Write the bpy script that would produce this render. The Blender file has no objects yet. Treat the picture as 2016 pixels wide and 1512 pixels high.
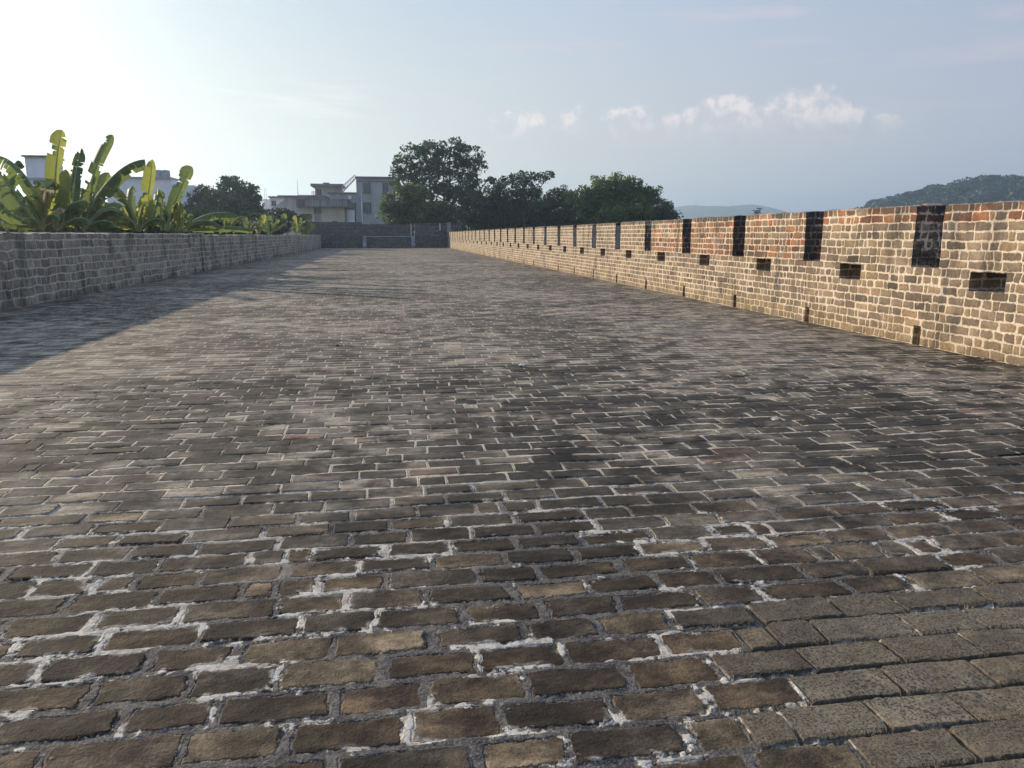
import bpy, bmesh, math, random
import numpy as np
from mathutils import Vector, noise as mnoise

scene = bpy.context.scene
COL = scene.collection
R = math.radians

# ------------------------------------------------------------------ camera
H = 1.42                      # eye height above the paving
F_PX, W_PX, H_PX = 1515.0, 2016.0, 1512.0
YAW, PITCH = R(9.06), R(10.95)
cam_d = bpy.data.cameras.new('camera')
cam = bpy.data.objects.new('camera', cam_d)
COL.objects.link(cam)
cam.location = (0, 0, H)
cam.rotation_euler = (math.pi / 2 - PITCH, 0, -YAW)
cam_d.sensor_width = 36
cam_d.lens = 18 / (W_PX / 2 / F_PX)
cam_d.clip_start, cam_d.clip_end = 0.05, 9000
scene.camera = cam

# ------------------------------------------------------------------ light
SUN_AZ, SUN_EL = R(-45), R(17)           # azimuth measured from +Y towards +X
SUN_DIR = Vector((math.sin(SUN_AZ) * math.cos(SUN_EL), math.cos(SUN_AZ) * math.cos(SUN_EL), math.sin(SUN_EL)))
sun_d = bpy.data.lights.new('sun', 'SUN')
sun_d.energy, sun_d.angle, sun_d.color = 5.0, R(0.6), (1.0, 0.82, 0.60)
sun = bpy.data.objects.new('sun', sun_d)
COL.objects.link(sun)
sun.rotation_euler = SUN_DIR.to_track_quat('Z', 'Y').to_euler()
sun.location = SUN_DIR * 50

scene.view_settings.view_transform = 'Standard'
scene.view_settings.look = 'None'
scene.view_settings.exposure = 0.58
scene.view_settings.gamma = 1.0
scene.view_settings.use_curve_mapping = False
scene.render.engine = 'CYCLES'
scene.cycles.max_bounces = 6
scene.cycles.diffuse_bounces = 3
scene.cycles.transmission_bounces = 4
scene.cycles.volume_bounces = 0
scene.cycles.sample_clamp_indirect = 6
scene.cycles.use_denoising = True


# ------------------------------------------------------------------ pixel -> world (for measuring where things stand)
def ray(px, py):
    u, v = px - W_PX / 2, py - H_PX / 2
    fwd = F_PX * math.cos(PITCH) - v * math.sin(PITCH)
    up = -(F_PX * math.sin(PITCH) + v * math.cos(PITCH))
    return Vector((u * math.cos(YAW) + fwd * math.sin(YAW), fwd * math.cos(YAW) - u * math.sin(YAW), up))


def at(px, py, Y):
    """point of the pixel's ray on the vertical plane y = Y"""
    r = ray(px, py)
    return Vector((0, 0, H)) + r * (Y / r.y)


# ------------------------------------------------------------------ node helper
class S:
    def __init__(s, nb, sock):
        s.nb, s.sock = nb, sock

    def __add__(s, o): return s.nb.m('ADD', s, o)
    __radd__ = __add__
    def __sub__(s, o): return s.nb.m('SUBTRACT', s, o)
    def __rsub__(s, o): return s.nb.m('SUBTRACT', o, s)
    def __mul__(s, o): return s.nb.m('MULTIPLY', s, o)
    __rmul__ = __mul__
    def __truediv__(s, o): return s.nb.m('DIVIDE', s, o)


class NB:
    def __init__(self, nt):
        self.nt = nt
        nt.nodes.clear()

    def n(self, t, **k):
        nd = self.nt.nodes.new(t)
        for a, b in k.items():
            setattr(nd, a, b)
        return nd

    def put(self, inp, v):
        if isinstance(v, S):
            self.nt.links.new(v.sock, inp)
        elif isinstance(v, bpy.types.NodeSocket):
            self.nt.links.new(v, inp)
        elif isinstance(v, (tuple, list)):
            inp.default_value = tuple(v) + ((1,) if len(v) == 3 and len(inp.default_value) == 4 else ())
        else:
            inp.default_value = v

    def m(self, op, *a, clamp=False):
        nd = self.n('ShaderNodeMath', operation=op, use_clamp=clamp)
        for i, v in enumerate(a):
            self.put(nd.inputs[i], v)
        return S(self, nd.outputs[0])

    def xyz(self, x, y, z=0.0):
        nd = self.n('ShaderNodeCombineXYZ')
        for i, v in enumerate((x, y, z)):
            self.put(nd.inputs[i], v)
        return nd.outputs[0]

    def sep(self, v):
        nd = self.n('ShaderNodeSeparateXYZ')
        self.put(nd.inputs[0], v)
        return [S(self, o) for o in nd.outputs]

    def pos(self):
        return self.n('ShaderNodeNewGeometry').outputs['Position']

    def nodenoise(self, v, scale, detail=2, rough=.5, dims='3D', dist=0):
        nd = self.n('ShaderNodeTexNoise', noise_dimensions=dims)
        self.put(nd.inputs['Vector'], v)
        nd.inputs['Scale'].default_value = scale
        nd.inputs['Detail'].default_value = detail
        nd.inputs['Roughness'].default_value = rough
        nd.inputs['Distortion'].default_value = dist
        return nd

    def noise(self, *a, **k):
        return S(self, self.nodenoise(*a, **k).outputs[0])

    def noise3(self, *a, **k):
        nd = self.nodenoise(*a, **k)
        sp = self.n('ShaderNodeSeparateColor')
        self.put(sp.inputs[0], nd.outputs['Color'])
        return [S(self, o) for o in sp.outputs]

    def white(self, v, dims='3D'):
        nd = self.n('ShaderNodeTexWhiteNoise', noise_dimensions=dims)
        self.put(nd.inputs['Vector'], v)
        sp = self.n('ShaderNodeSeparateColor')
        self.put(sp.inputs[0], nd.outputs['Color'])
        return [S(self, o) for o in sp.outputs]

    def smooth(self, x, lo, hi, a=0.0, b=1.0):
        nd = self.n('ShaderNodeMapRange', interpolation_type='SMOOTHSTEP')
        for i, v in enumerate((x, lo, hi, a, b)):
            self.put(nd.inputs[i], v)
        return S(self, nd.outputs[0])

    def lin(self, x, lo, hi, a=0.0, b=1.0):
        nd = self.n('ShaderNodeMapRange')
        for i, v in enumerate((x, lo, hi, a, b)):
            self.put(nd.inputs[i], v)
        return S(self, nd.outputs[0])

    def mix(self, f, a, b):
        return self.lin(f, 0.0, 1.0, a, b)

    def mixc(self, f, a, b, mode='MIX'):
        nd = self.n('ShaderNodeMix', data_type='RGBA', blend_type=mode, clamp_factor=True)
        self.put(nd.inputs['Factor'], f)
        self.put(nd.inputs[6], a)
        self.put(nd.inputs[7], b)
        return nd.outputs[2]

    def scalec(self, c, f):
        nd = self.n('ShaderNodeVectorMath', operation='SCALE')
        self.put(nd.inputs[0], c)
        self.put(nd.inputs['Scale'], f)
        return nd.outputs[0]

    def ramp(self, f, stops, mode='LINEAR'):
        nd = self.n('ShaderNodeValToRGB')
        cr = nd.color_ramp
        cr.interpolation = mode
        while len(cr.elements) < len(stops):
            cr.elements.new(0.5)
        for e, (p, c) in zip(cr.elements, stops):
            e.position = p
            e.color = tuple(c) + (1,)
        self.put(nd.inputs[0], f)
        return nd.outputs[0]

    def surface(self, col, rough=.9, spec=.25, height=None, disp=1.0, extra=None):
        p = self.n('ShaderNodeBsdfPrincipled')
        self.put(p.inputs['Base Color'], col)
        self.put(p.inputs['Roughness'], rough)
        self.put(p.inputs['Specular IOR Level'], spec)
        out = self.n('ShaderNodeOutputMaterial')
        self.put(out.inputs['Surface'], p.outputs[0])
        if height is not None:
            d = self.n('ShaderNodeDisplacement')
            d.inputs['Midlevel'].default_value = 0
            d.inputs['Scale'].default_value = disp
            self.put(d.inputs['Height'], height)
            self.put(out.inputs['Displacement'], d.outputs[0])
        return p


def material(name):
    m = bpy.data.materials.new(name)
    m.use_nodes = True
    return m, NB(m.node_tree)


# ------------------------------------------------------------------ sky
world = bpy.data.worlds.new('World')
scene.world = world
world.use_nodes = True
nb = NB(world.node_tree)
sky = nb.n('ShaderNodeTexSky', sky_type='NISHITA')
sky.sun_disc = False
sky.sun_elevation = SUN_EL
sky.sun_rotation = SUN_AZ
sky.altitude = 20
sky.air_density, sky.dust_density, sky.ozone_density = 1.0, 3.0, 1.5
dirv = nb.n('ShaderNodeTexCoord').outputs['Generated']
dx, dy, dz = nb.sep(dirv)
az = nb.m('ARCTAN2', dx, dy)             # radians from +Y towards +X
el = nb.m('ARCSINE', dz)
dot = nb.n('ShaderNodeVectorMath', operation='DOT_PRODUCT')
nb.put(dot.inputs[0], dirv)
dot.inputs[1].default_value = SUN_DIR
sd = nb.m('MAXIMUM', S(nb, dot.outputs['Value']), 0.0)
glow = nb.m('POWER', sd, 18.0)
# humid summer air: milky near the horizon and round the sun
SKY_GAIN = 0.061
hz = nb.smooth(el, 0.04, 0.42, 1.0, 0.0)
milk = nb.ramp(nb.lin(S(nb, dot.outputs['Value']), -0.2, 1.0),
               [(0.0, (5.6, 6.0, 7.1)), (0.22, (6.3, 6.6, 7.5)), (0.65, (8.2, 8.2, 7.8)), (0.81, (8.5, 8.7, 8.0)), (0.92, (8.8, 9.1, 8.1)), (1.0, (10.5, 10.5, 9.2))])
upper = nb.ramp(nb.lin(S(nb, dot.outputs['Value']), -0.2, 1.0),
                [(0.0, (3.7, 4.8, 7.2)), (0.22, (4.2, 5.3, 7.6)), (0.65, (5.0, 6.4, 8.8)), (0.81, (5.3, 6.7, 8.5)), (0.92, (5.7, 7.2, 8.8)), (1.0, (9, 9.6, 9.6))])
zen = nb.smooth(el, 0.35, 1.1)
skyc = nb.mixc(zen, nb.mixc(hz, upper, milk), nb.scalec(nb.mixc(0.35, sky.outputs[0], (2.6, 3.9, 6.2)), 3.9))
skyc = nb.mixc(0.88, sky.outputs[0], skyc)


# clouds live in the sky itself, at fixed bearings
def bearing(px, py):
    r = ray(px, py).normalized()
    return math.atan2(r.x, r.y), math.asin(r.z)


cn = nb.noise3(nb.xyz(az * 1.0, el * 1.2), 26, detail=5, rough=.6, dims='2D')
caz = az + (cn[0] - 0.5) * 0.045
cel = el + (cn[1] - 0.5) * 0.05
cum = None
for (px, py, wx, wy) in [(1020, 245, 55, 28), (1120, 240, 40, 22), (1237, 238, 42, 34), (1345, 252, 45, 26), (1392, 234, 42, 30),
                         (1450, 228, 48, 36), (1510, 240, 40, 26), (1562, 220, 46, 36), (1612, 216, 44, 34), (1660, 226, 36, 24), (1755, 242, 30, 12)]:
    a0, e0 = bearing(px, py)
    qx, qy = (caz - a0) * (1543 / wx), (cel - e0) * (1543 / wy)
    q = 1.0 - nb.m('SQRT', qx * qx + qy * qy)
    cum = q if cum is None else nb.m('SMOOTH_MAX', cum, q, 0.12)
fade = nb.smooth(el, bearing(1500, 285)[1], bearing(1500, 222)[1])
cmask = nb.smooth(cum, -0.12, 0.34) * fade
clit = nb.noise(nb.xyz(az * 1.0 + 0.006, el - 0.008), 44, detail=4, rough=.6, dims='2D')
ccol = nb.mixc(nb.smooth(clit, .38, .66), (7.2, 7.2, 7.6), (11.6, 10.2, 9.6))
skyc = nb.mixc(cmask * 0.80, skyc, ccol)
# soft haze bank below the cumulus
bank = nb.smooth(el, bearing(1500, 330)[1], bearing(1500, 265)[1]) * nb.smooth(el, bearing(1500, 265)[1], bearing(1500, 215)[1], 1.0, 0.0) \
    * nb.smooth(az, bearing(880, 250)[0], bearing(1150, 250)[0]) * nb.smooth(az, bearing(1650, 250)[0], bearing(1880, 250)[0], 1.0, 0.0)
skyc = nb.mixc(bank * nb.smooth(cn[2], .25, .6) * 0.55, skyc, (7.6, 7.2, 7.3))
# thin high streaks
st = nb.noise(nb.xyz(az * 5.0 + el * 4.0, el * 34.0), 1.0, detail=5, rough=.55, dims='2D')
stm = nb.smooth(st, .50, .78) * nb.smooth(el, 0.10, 0.20) * nb.smooth(az, -0.1, 0.45, 0.12, 0.55)
skyc = nb.mixc(stm * 0.75, skyc, (8.4, 7.3, 7.5))
ci = nb.noise(nb.xyz(az * 6.0, el * 60.0 + az * 3.0), 1.0, detail=4, rough=.5, dims='2D')
cim = nb.smooth(ci, .5, .72) * nb.smooth(el, 0.125, 0.15) * nb.smooth(el, 0.155, 0.19, 1.0, 0.0) * nb.smooth(az, -0.05, 0.05, 1.0, 0.0)
skyc = nb.mixc(cim * 0.5, skyc, (10.6, 10.4, 9.6))
gl = nb.n('ShaderNodeVectorMath', operation='MULTIPLY_ADD')
nb.put(gl.inputs[0], nb.xyz(glow, glow, glow))
gl.inputs[1].default_value = (7.0, 6.4, 4.8)
nb.put(gl.inputs[2], skyc)
bg = nb.n('ShaderNodeBackground')
nb.put(bg.inputs[0], gl.outputs[0])
bg.inputs[1].default_value = SKY_GAIN
wo = nb.n('ShaderNodeOutputWorld')
nb.put(wo.inputs[0], bg.outputs[0])


# ------------------------------------------------------------------ brick pattern shared by paving and walls
def bricks(nb, a, b, L, rh, seed=0.0, off=0.5, jit=0.35, split=0.0, wob=0.25):
    """a runs along a course, b across courses (metres) -> distances to the brick's edges and random numbers of the brick"""
    bb = b / rh
    row = nb.m('FLOOR', bb)
    fy = bb - row
    rr = nb.white(nb.xyz(row, seed, 3.7))
    aa = a / L + row * off + rr[0] * jit
    wn = nb.noise(nb.xyz(aa * 0.9, row * 5.31 + seed), 1.0, detail=0, dims='2D')
    aa = aa + (wn - 0.5) * (2 * wob)
    col = nb.m('FLOOR', aa)
    fx = aa - col
    wid = L
    if split:
        sp = nb.white(nb.xyz(col, row, seed + 11))
        isb = nb.m('LESS_THAN', sp[0], split)
        cut = 0.35 + sp[1] * 0.3
        second = nb.m('GREATER_THAN', fx, cut)
        f1 = fx / cut
        f2 = (fx - cut) / (1.0 - cut)
        fs = nb.mix(second, f1, f2)
        ws = nb.mix(second, cut, 1.0 - cut)
        fx = nb.mix(isb, fx, fs)
        wid = nb.mix(isb, 1.0, ws) * L
        col = col + isb * second * 0.5
    dxe = (0.5 - nb.m('ABSOLUTE', fx - 0.5)) * wid
    dye = (0.5 - nb.m('ABSOLUTE', fy - 0.5)) * rh
    rnd = nb.white(nb.xyz(col, row, seed))
    rn2 = nb.white(nb.xyz(col, row, seed + 5.0))
    return dict(dx=dxe, dy=dye, d=nb.m('SMOOTH_MIN', dxe, dye, 0.022), fx=fx, fy=fy, r=rnd, q=rn2, row=row)


def paving(name, method):
    m, nb = material(name)
    pos = nb.pos()
    x, y, z = nb.sep(pos)
    w1 = nb.noise3(pos, 0.8, detail=1)
    w2 = nb.noise3(pos, 7.0, detail=2)
    w3 = nb.noise3(pos, 24.0, detail=4, rough=.6)
    n_big = nb.noise(pos, 0.30, detail=4, rough=.6)
    n_mid = nb.noise(pos, 3.1, detail=4, rough=.62)
    n_fine = nb.noise(pos, 110.0, detail=3, rough=.65)
    rough = nb.smooth(y + (w1[2] - .5) * 0.9, 3.35, 3.85, 1.0, 0.0)
    grey = nb.smooth(x - (y - 1.7) * 0.45 + (w2[2] - .5) * 0.25, 0.80, 0.92) * nb.smooth(y + (w2[0] - .5) * 0.4, 2.5, 2.85, 1.0, 0.0)
    rg = rough * (1.0 - grey)
    a = x + (w1[0] - .5) * 0.06 + (w2[0] - .5) * nb.mix(rg, 0.012, 0.050)
    b = y + (w1[1] - .5) * 0.07 + (w2[1] - .5) * nb.mix(rg, 0.014, 0.040)
    k = bricks(nb, a, b, 0.315, 0.164, seed=1.0, off=0.5, jit=0.30, split=0.04, wob=0.20)
    xc = x - (k['fx'] - .5) * 0.315            # decided brick by brick
    yc = y - (k['fy'] - .5) * 0.164
    rough = nb.smooth(yc + (k['q'][1] - .5) * 0.9 + (w1[2] - .5) * 0.9, 3.15, 4.35, 1.0, 0.0)
    grey = nb.smooth(xc - (yc - 1.7) * 0.45 + (k['q'][0] - .5) * 0.80, 0.80, 1.06) * nb.smooth(yc + (k['q'][2] - .5) * 0.7, 2.50, 2.85, 1.0, 0.0)
    rg = rough * (1.0 - grey)
    head = nb.m('LESS_THAN', k['dx'], k['dy'])
    jw = nb.mix(rg, 0.0058, 0.0180) + (k['q'][0] - .5) * nb.mix(rg, 0.005, 0.010) + (n_mid - .5) * nb.mix(rg, 0.010, 0.026)
    jw = jw - grey * nb.mix(head, -0.001, 0.0028)
    d = nb.mix(rg, nb.m('SMOOTH_MIN', k['dx'], k['dy'] * nb.mix(grey, 0.62, 1.0), 0.016), nb.m('SMOOTH_MIN', k['dx'], k['dy'], 0.019)) - jw + (w3[0] - .5) * nb.mix(rg, 0.010, 0.032)
    brick = nb.smooth(d, -0.002, 0.005)
    # lime mortar, what is left of it
    lime_far = nb.smooth(n_mid + 0.05 - head * 0.02 + (k['q'][2] - .5) * 0.12 + (w3[1] - .5) * 0.2 + (n_big - .5) * .25, .42, .56)
    lime_near = nb.smooth(nb.noise(pos, 2.3, detail=4, rough=.62) + (w3[1] - .5) * 0.30 + (k['q'][2] - .5) * 0.10 + nb.smooth(x, .5, -.5) * 0.045, .55, .58)
    lime_gray = nb.smooth(nb.noise(nb.xyz(x * 0.9, y * 5.0, 4.0), 1.3, detail=3) + (w3[1] - .5) * 0.15 - head * .06, .49, .55)
    lime = nb.mix(grey, nb.mix(rough, lime_far, lime_near), lime_gray)
    spill = nb.smooth(d + (w3[2] - .5) * 0.05, -0.012, 0.026, 1.0, 0.0) * lime * rg
    mort = nb.m('MAXIMUM', 1.0 - brick, spill * nb.smooth(w2[0], .45, .6), clamp=True)
    # colours
    tone = nb.ramp(k['r'][0], [(0.0, (.028, .024, .022)), (0.25, (.048, .042, .037)), (0.5, (.086, .075, .064)), (0.72, (.132, .114, .095)),
                               (0.88, (.185, .156, .126)), (0.985, (.185, .155, .125)), (0.99, (.15, .10, .075)), (1.0, (.14, .095, .07))])
    tone_far = nb.mixc(0.26, tone, nb.mixc(k['r'][1], (.124, .113, .098), (.098, .087, .078)))
    streak = nb.noise(nb.xyz(x * 5.0, y * 26.0, k['r'][2] * 9.0), 1.0, detail=3, rough=.6)
    tone_far = nb.scalec(tone_far, nb.smooth(streak, .28, .72, .68, 1.46))
    blot = nb.noise(nb.xyz(x * 1.0, y * 1.6, k['r'][2] * 20.0), 6.5, detail=5, rough=.65)
    brown = nb.mixc(nb.smooth(blot, .34, .70), nb.mixc(k['r'][2], (.026, .020, .016), (.040, .026, .017)), nb.mixc(k['r'][1], (.115, .078, .046), (.082, .068, .052)))
    brown = nb.scalec(brown, nb.lin(k['q'][1], 0, 1, .55, 1.35))
    tone_near = nb.mixc(nb.smooth(k['r'][0], .74, .95), brown, nb.mixc(nb.smooth(blot, .3, .7), (.085, .064, .042), (.225, .175, .118)))
    tone = nb.mixc(rough, tone_far, tone_near)
    wearmix = grey * nb.mix(nb.smooth(n_mid + (blot - .5) * .6 + (k['r'][2] - .5) * .3, .42, .60), 1.0, 0.45)
    tone = nb.mixc(wearmix, tone, nb.mixc(nb.smooth(n_fine + (blot - .5) * .25, .36, .50), (.055, .047, .037), nb.mixc(k['r'][1], (.165, .142, .110), (.120, .103, .082))))
    worn = nb.smooth(n_mid + (w3[0] - .5) * .5, .30, .72, 0.66, 1.34)
    stain = nb.smooth(n_big + (n_mid - .5) * .55, .41, .58, 0.38, 1.16)
    ell = nb.m('SQRT', (x - 0.75) * (x - 0.75) * 0.55 + (y - 3.9) * (y - 3.9) * 0.16) + (n_mid - .5) * 1.1 + (n_big - .5) * .8
    stain = stain * nb.smooth(ell, 0.35, 1.10, 0.46, 1.08)
    stain = nb.mix(grey, nb.mix(rough, stain, 0.35 + stain * 0.65), 0.95)
    tone = nb.scalec(tone, worn * stain * nb.smooth(n_fine, .25, .75, .70, 1.30))
    scrape = nb.smooth(w3[2] + (n_fine - .5) * 0.6, .60, .74) * nb.smooth(n_mid, .45, .65)
    tone = nb.mixc(scrape * nb.mix(rough, 0.45, 0.25), tone, (.26, .22, .17))
    dirt = nb.mixc(nb.smooth(n_fine + (w3[1] - .5) * .8, .3, .7), (.040, .036, .033), (.135, .121, .106))
    dirt = nb.mixc(rough, nb.mixc(n_mid, (.05, .045, .04), (.14, .12, .10)), dirt)
    dirt = nb.mixc(grey, dirt, (.055, .048, .038))
    limec = nb.mixc(nb.smooth(w3[1] + (n_fine - .5) * .5, .38, .62), (.24, .215, .185), (.46, .42, .355))
    limec = nb.mixc(rough, nb.mixc(n_mid, (.30, .26, .21), (.43, .37, .29)), limec)
    mcol = nb.mixc(lime, dirt, limec)
    rim = nb.smooth(nb.m('ABSOLUTE', d + 0.001), 0.001, nb.mix(rg, 0.0045, 0.0065), 1.0, 0.0) * nb.smooth(w2[2] + (n_mid - .5) * .6, .42, .58)
    wm = nb.n('ShaderNodeVectorMath', operation='MULTIPLY')
    nb.put(wm.inputs[0], tone)
    wm.inputs[1].default_value = (1.04, 0.99, 0.89)
    col = nb.mixc(mort, wm.outputs[0], mcol)
    # relief
    h = brick * nb.mix(rg, 0.0080, 0.0028) + brick * (k['r'][1] - .5) * nb.mix(rg, 0.010, 0.0065) \
        + brick * ((k['fx'] - .5) * (k['q'][0] - .5) * 0.014 + (k['fy'] - .5) * (k['q'][1] - .5) * 0.024) \
        + (w3[1] - .5) * nb.mix(brick, nb.mix(rg, 0.004, nb.mix(lime, 0.010, 0.003)), nb.mix(rg, 0.0030, 0.0050)) \
        + (n_fine - .5) * nb.mix(brick, nb.mix(lime, 0.0042, 0.0022), 0.0030) \
        + mort * lime * nb.mix(rg, 0.003, 0.0035) - rim * nb.mix(rg, 0.006, 0.0075) + (w2[1] - .5) * 0.008 \
        + (blot - .5) * rg * 0.006
    h = h - grey * (1.0 - brick) * nb.mix(head, 0.020, 0.004)
    nb.surface(col, rough=.88, spec=.22, height=h)
    m.displacement_method = method
    return m


def masonry(name, kind):
    """old brick walls: right (sunlit battlement), left (big blocks), end (dark)"""
    m, nb = material(name)
    geo = nb.n('ShaderNodeNewGeometry')
    pos = geo.outputs['Position']
    x, y, z = nb.sep(pos)
    nx, ny, nz = nb.sep(geo.outputs['True Normal'])
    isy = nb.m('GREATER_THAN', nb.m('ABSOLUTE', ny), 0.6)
    isz = nb.m('GREATER_THAN', nb.m('ABSOLUTE', nz), 0.6)
    w1 = nb.noise3(pos, 1.3, detail=1)
    w2 = nb.noise3(pos, 8.0, detail=2)
    w3 = nb.noise3(pos, 30.0, detail=3, rough=.6)
    n_mid = nb.noise(pos, 2.4, detail=4, rough=.6)
    n_fine = nb.noise(pos, 90.0, detail=3, rough=.65)
    a = nb.mix(isy, y, x + 3.3)
    b = nb.mix(isz, z, x * 1.0)
    if kind == 'right':
        irr = nb.smooth(y, 19.6, 20.2, 1.0, 0.35)
        a = a + (w1[0] - .5) * 0.10 + (w2[0] - .5) * 0.045 * irr
        b = b + ((w1[1] - .5) * 0.022 + (w2[1] - .5) * 0.036) * irr
        k = bricks(nb, a, b, 0.275, 0.113, seed=7.0, off=0.5, jit=0.8, split=0.42, wob=0.3)
        jw = 0.0100 + (k['q'][0] - .5) * 0.008 * irr + (n_mid - .5) * 0.024 * irr
        d = nb.m('SMOOTH_MIN', k['dx'], k['dy'], 0.034) - jw + 0.002 + (w3[0] - .5) * 0.032 * irr
        brick = nb.smooth(d, -0.002, 0.008)
        tone = nb.ramp(k['r'][0], [(0.0, (.090, .076, .059)), (0.12, (.148, .115, .088)), (0.55, (.200, .155, .115)), (0.8, (.245, .192, .140)), (0.95, (.28, .195, .120)), (1.0, (.17, .155, .13))])
        top = nb.smooth(z, 1.50, 1.57)
        redband = nb.smooth(z, 0.99, 1.0) * (nb.smooth(y, 14.2, 14.8) * nb.smooth(y, 19.7, 20.0, 1.0, 0.0) * 0.72
                                            + nb.smooth(y, 11.8, 12.1) * nb.smooth(y, 14.2, 14.8, 1.0, 0.0) * 0.52)
        redtop = nb.smooth(z, 1.555, 1.575) * nb.smooth(y, 11.9, 12.2, 0.80, 0.0)
        redp = nb.m('MAXIMUM', redband, redtop) + nb.smooth(z, 0.6, 1.0) * nb.smooth(y, 19, 20, 0.03, 0.0)
        isred = nb.m('LESS_THAN', k['q'][1], redp)
        redc = nb.ramp(k['q'][2], [(0.0, (.12, .060, .045)), (0.4, (.24, .105, .058)), (0.75, (.34, .165, .082)), (1.0, (.15, .088, .066))])
        tone = nb.mixc(isred, tone, redc)
        yel = nb.smooth(z + (n_mid - .5) * .6, 0.0, 0.50, 0.60, 0.0) + nb.m('GREATER_THAN', k['r'][1], 0.955) * 0.6
        tone = nb.mixc(yel, tone, nb.mixc(k['r'][2], (.29, .205, .105), (.19, .15, .10)))
        smear = nb.smooth(nb.noise(pos, 1.7, detail=5, rough=.7) + (w3[2] - .5) * .25, .60, .72) * irr
        soot = nb.smooth(nb.noise(nb.xyz(x, y * 2.2, z * 0.7), 1.1, detail=4, rough=.6) + nb.smooth(z, 1.66, 1.78) * .20, .52, .72) * 0.75
        tone = nb.mixc(smear * .55, tone, (.40, .34, .255))
        tone = nb.mixc(soot, tone, (.055, .050, .046))
        tone = nb.scalec(tone, nb.smooth(n_mid + (w3[2] - .5) * .6, .25, .75, .66, 1.25) * nb.smooth(n_fine, .25, .75, .8, 1.2))
        mcol = nb.mixc(nb.smooth(w3[1] + (n_fine - .5) * .4, .3, .7), (.45, .375, .285), (.64, .55, .43))
        mcol = nb.mixc(nb.smooth(z + (n_mid - .5) * .5, 0.02, 0.35, 0.50, 0.0), mcol, (.36, .275, .17))
        mcol = nb.mixc(soot * 0.7, mcol, (.10, .09, .08))
        slot_shade = isy * nb.m('GREATER_THAN', z, 0.99) * nb.smooth(n_mid + (w3[1] - .5) * .5, .62, .50) * 0.8  # merlon end faces painted darker in noise patches to deepen the slots' shade
        tone = nb.mixc(slot_shade, tone, (.030, .029, .032))
        mcol = nb.mixc(slot_shade, mcol, (.060, .056, .054))
        h = brick * 0.007 + brick * (k['r'][1] - .5) * 0.010 + (w3[1] - .5) * 0.007 + (n_fine - .5) * 0.003 \
            + nb.smooth(d, 0.0, 0.03) * 0.003
        m.displacement_method = 'BUMP'
    elif kind == 'left':
        a = a + (w1[0] - .5) * 0.16 + (w2[0] - .5) * 0.06
        b = b + (w1[1] - .5) * 0.10 + (w2[1] - .5) * 0.05
        k = bricks(nb, a, b, 0.52, 0.188, seed=3.0, off=0.5, jit=0.9, split=0.55, wob=0.35)
        jw = 0.013 + (n_mid - .5) * 0.016
        d = k['d'] - jw + (w3[0] - .5) * 0.02
        brick = nb.smooth(d, -0.002, 0.01)
        tone = nb.ramp(k['r'][0], [(0.0, (.20, .165, .128)), (0.5, (.275, .230, .180)), (1.0, (.36, .305, .245))])
        tone = nb.scalec(tone, nb.smooth(n_mid + (w3[2] - .5) * .5, .25, .75, .65, 1.25) * nb.smooth(n_fine, .25, .75, .8, 1.2))
        moss = nb.smooth(nb.noise(nb.xyz(x, y * 1.4, z * 0.6), 1.3, detail=4) + nb.smooth(z, 0.0, .3, .12, 0.0), .54, .68) * .6
        tone = nb.mixc(moss, tone, (.045, .044, .036))
        mcol = nb.mixc(nb.smooth(w3[1], .35, .65), (.42, .365, .295), (.56, .50, .42))
        mcol = nb.mixc(moss, mcol, (.10, .095, .08))
        h = brick * 0.012 + brick * (k['r'][1] - .5) * 0.014 + (w3[1] - .5) * 0.010 + (n_fine - .5) * 0.003
    else:
        a = a + (w2[0] - .5) * 0.05
        b = b + (w2[1] - .5) * 0.04
        k = bricks(nb, a, b, 0.44, 0.15, seed=9.0, off=0.5, jit=0.8, split=0.3, wob=0.3)
        d = k['d'] - 0.013 + (w3[0] - .5) * 0.02 + (n_mid - .5) * 0.02
        brick = nb.smooth(d, -0.002, 0.012)
        tone = nb.ramp(k['r'][0], [(0.0, (.030, .030, .032)), (0.6, (.055, .054, .054)), (1.0, (.10, .096, .092))])
        tone = nb.scalec(tone, nb.smooth(n_mid, .25, .75, .6, 1.3))
        mcol = nb.mixc(n_mid, (.07, .07, .07), (.30, .29, .28))
        h = brick * 0.014 + (w3[1] - .5) * 0.01
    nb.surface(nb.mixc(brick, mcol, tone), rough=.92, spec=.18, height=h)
    return m


def plain(name, c1, c2, scale=1.5, rough=.9, streak=False, spec=.25):
    m, nb = material(name)
    pos = nb.pos()
    if streak:
        x, y, z = nb.sep(pos)
        v = nb.xyz(x, y, z * 0.25)
    else:
        v = pos
    n = nb.noise(v, scale, detail=5, rough=.65)
    n2 = nb.noise(pos, scale * 9, detail=3)
    f = nb.smooth(n + (n2 - .5) * .35, .32, .68)
    nb.surface(nb.mixc(f, c1, c2), rough=rough, spec=spec, height=(n2 - .5) * 0.01)
    return m


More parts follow.
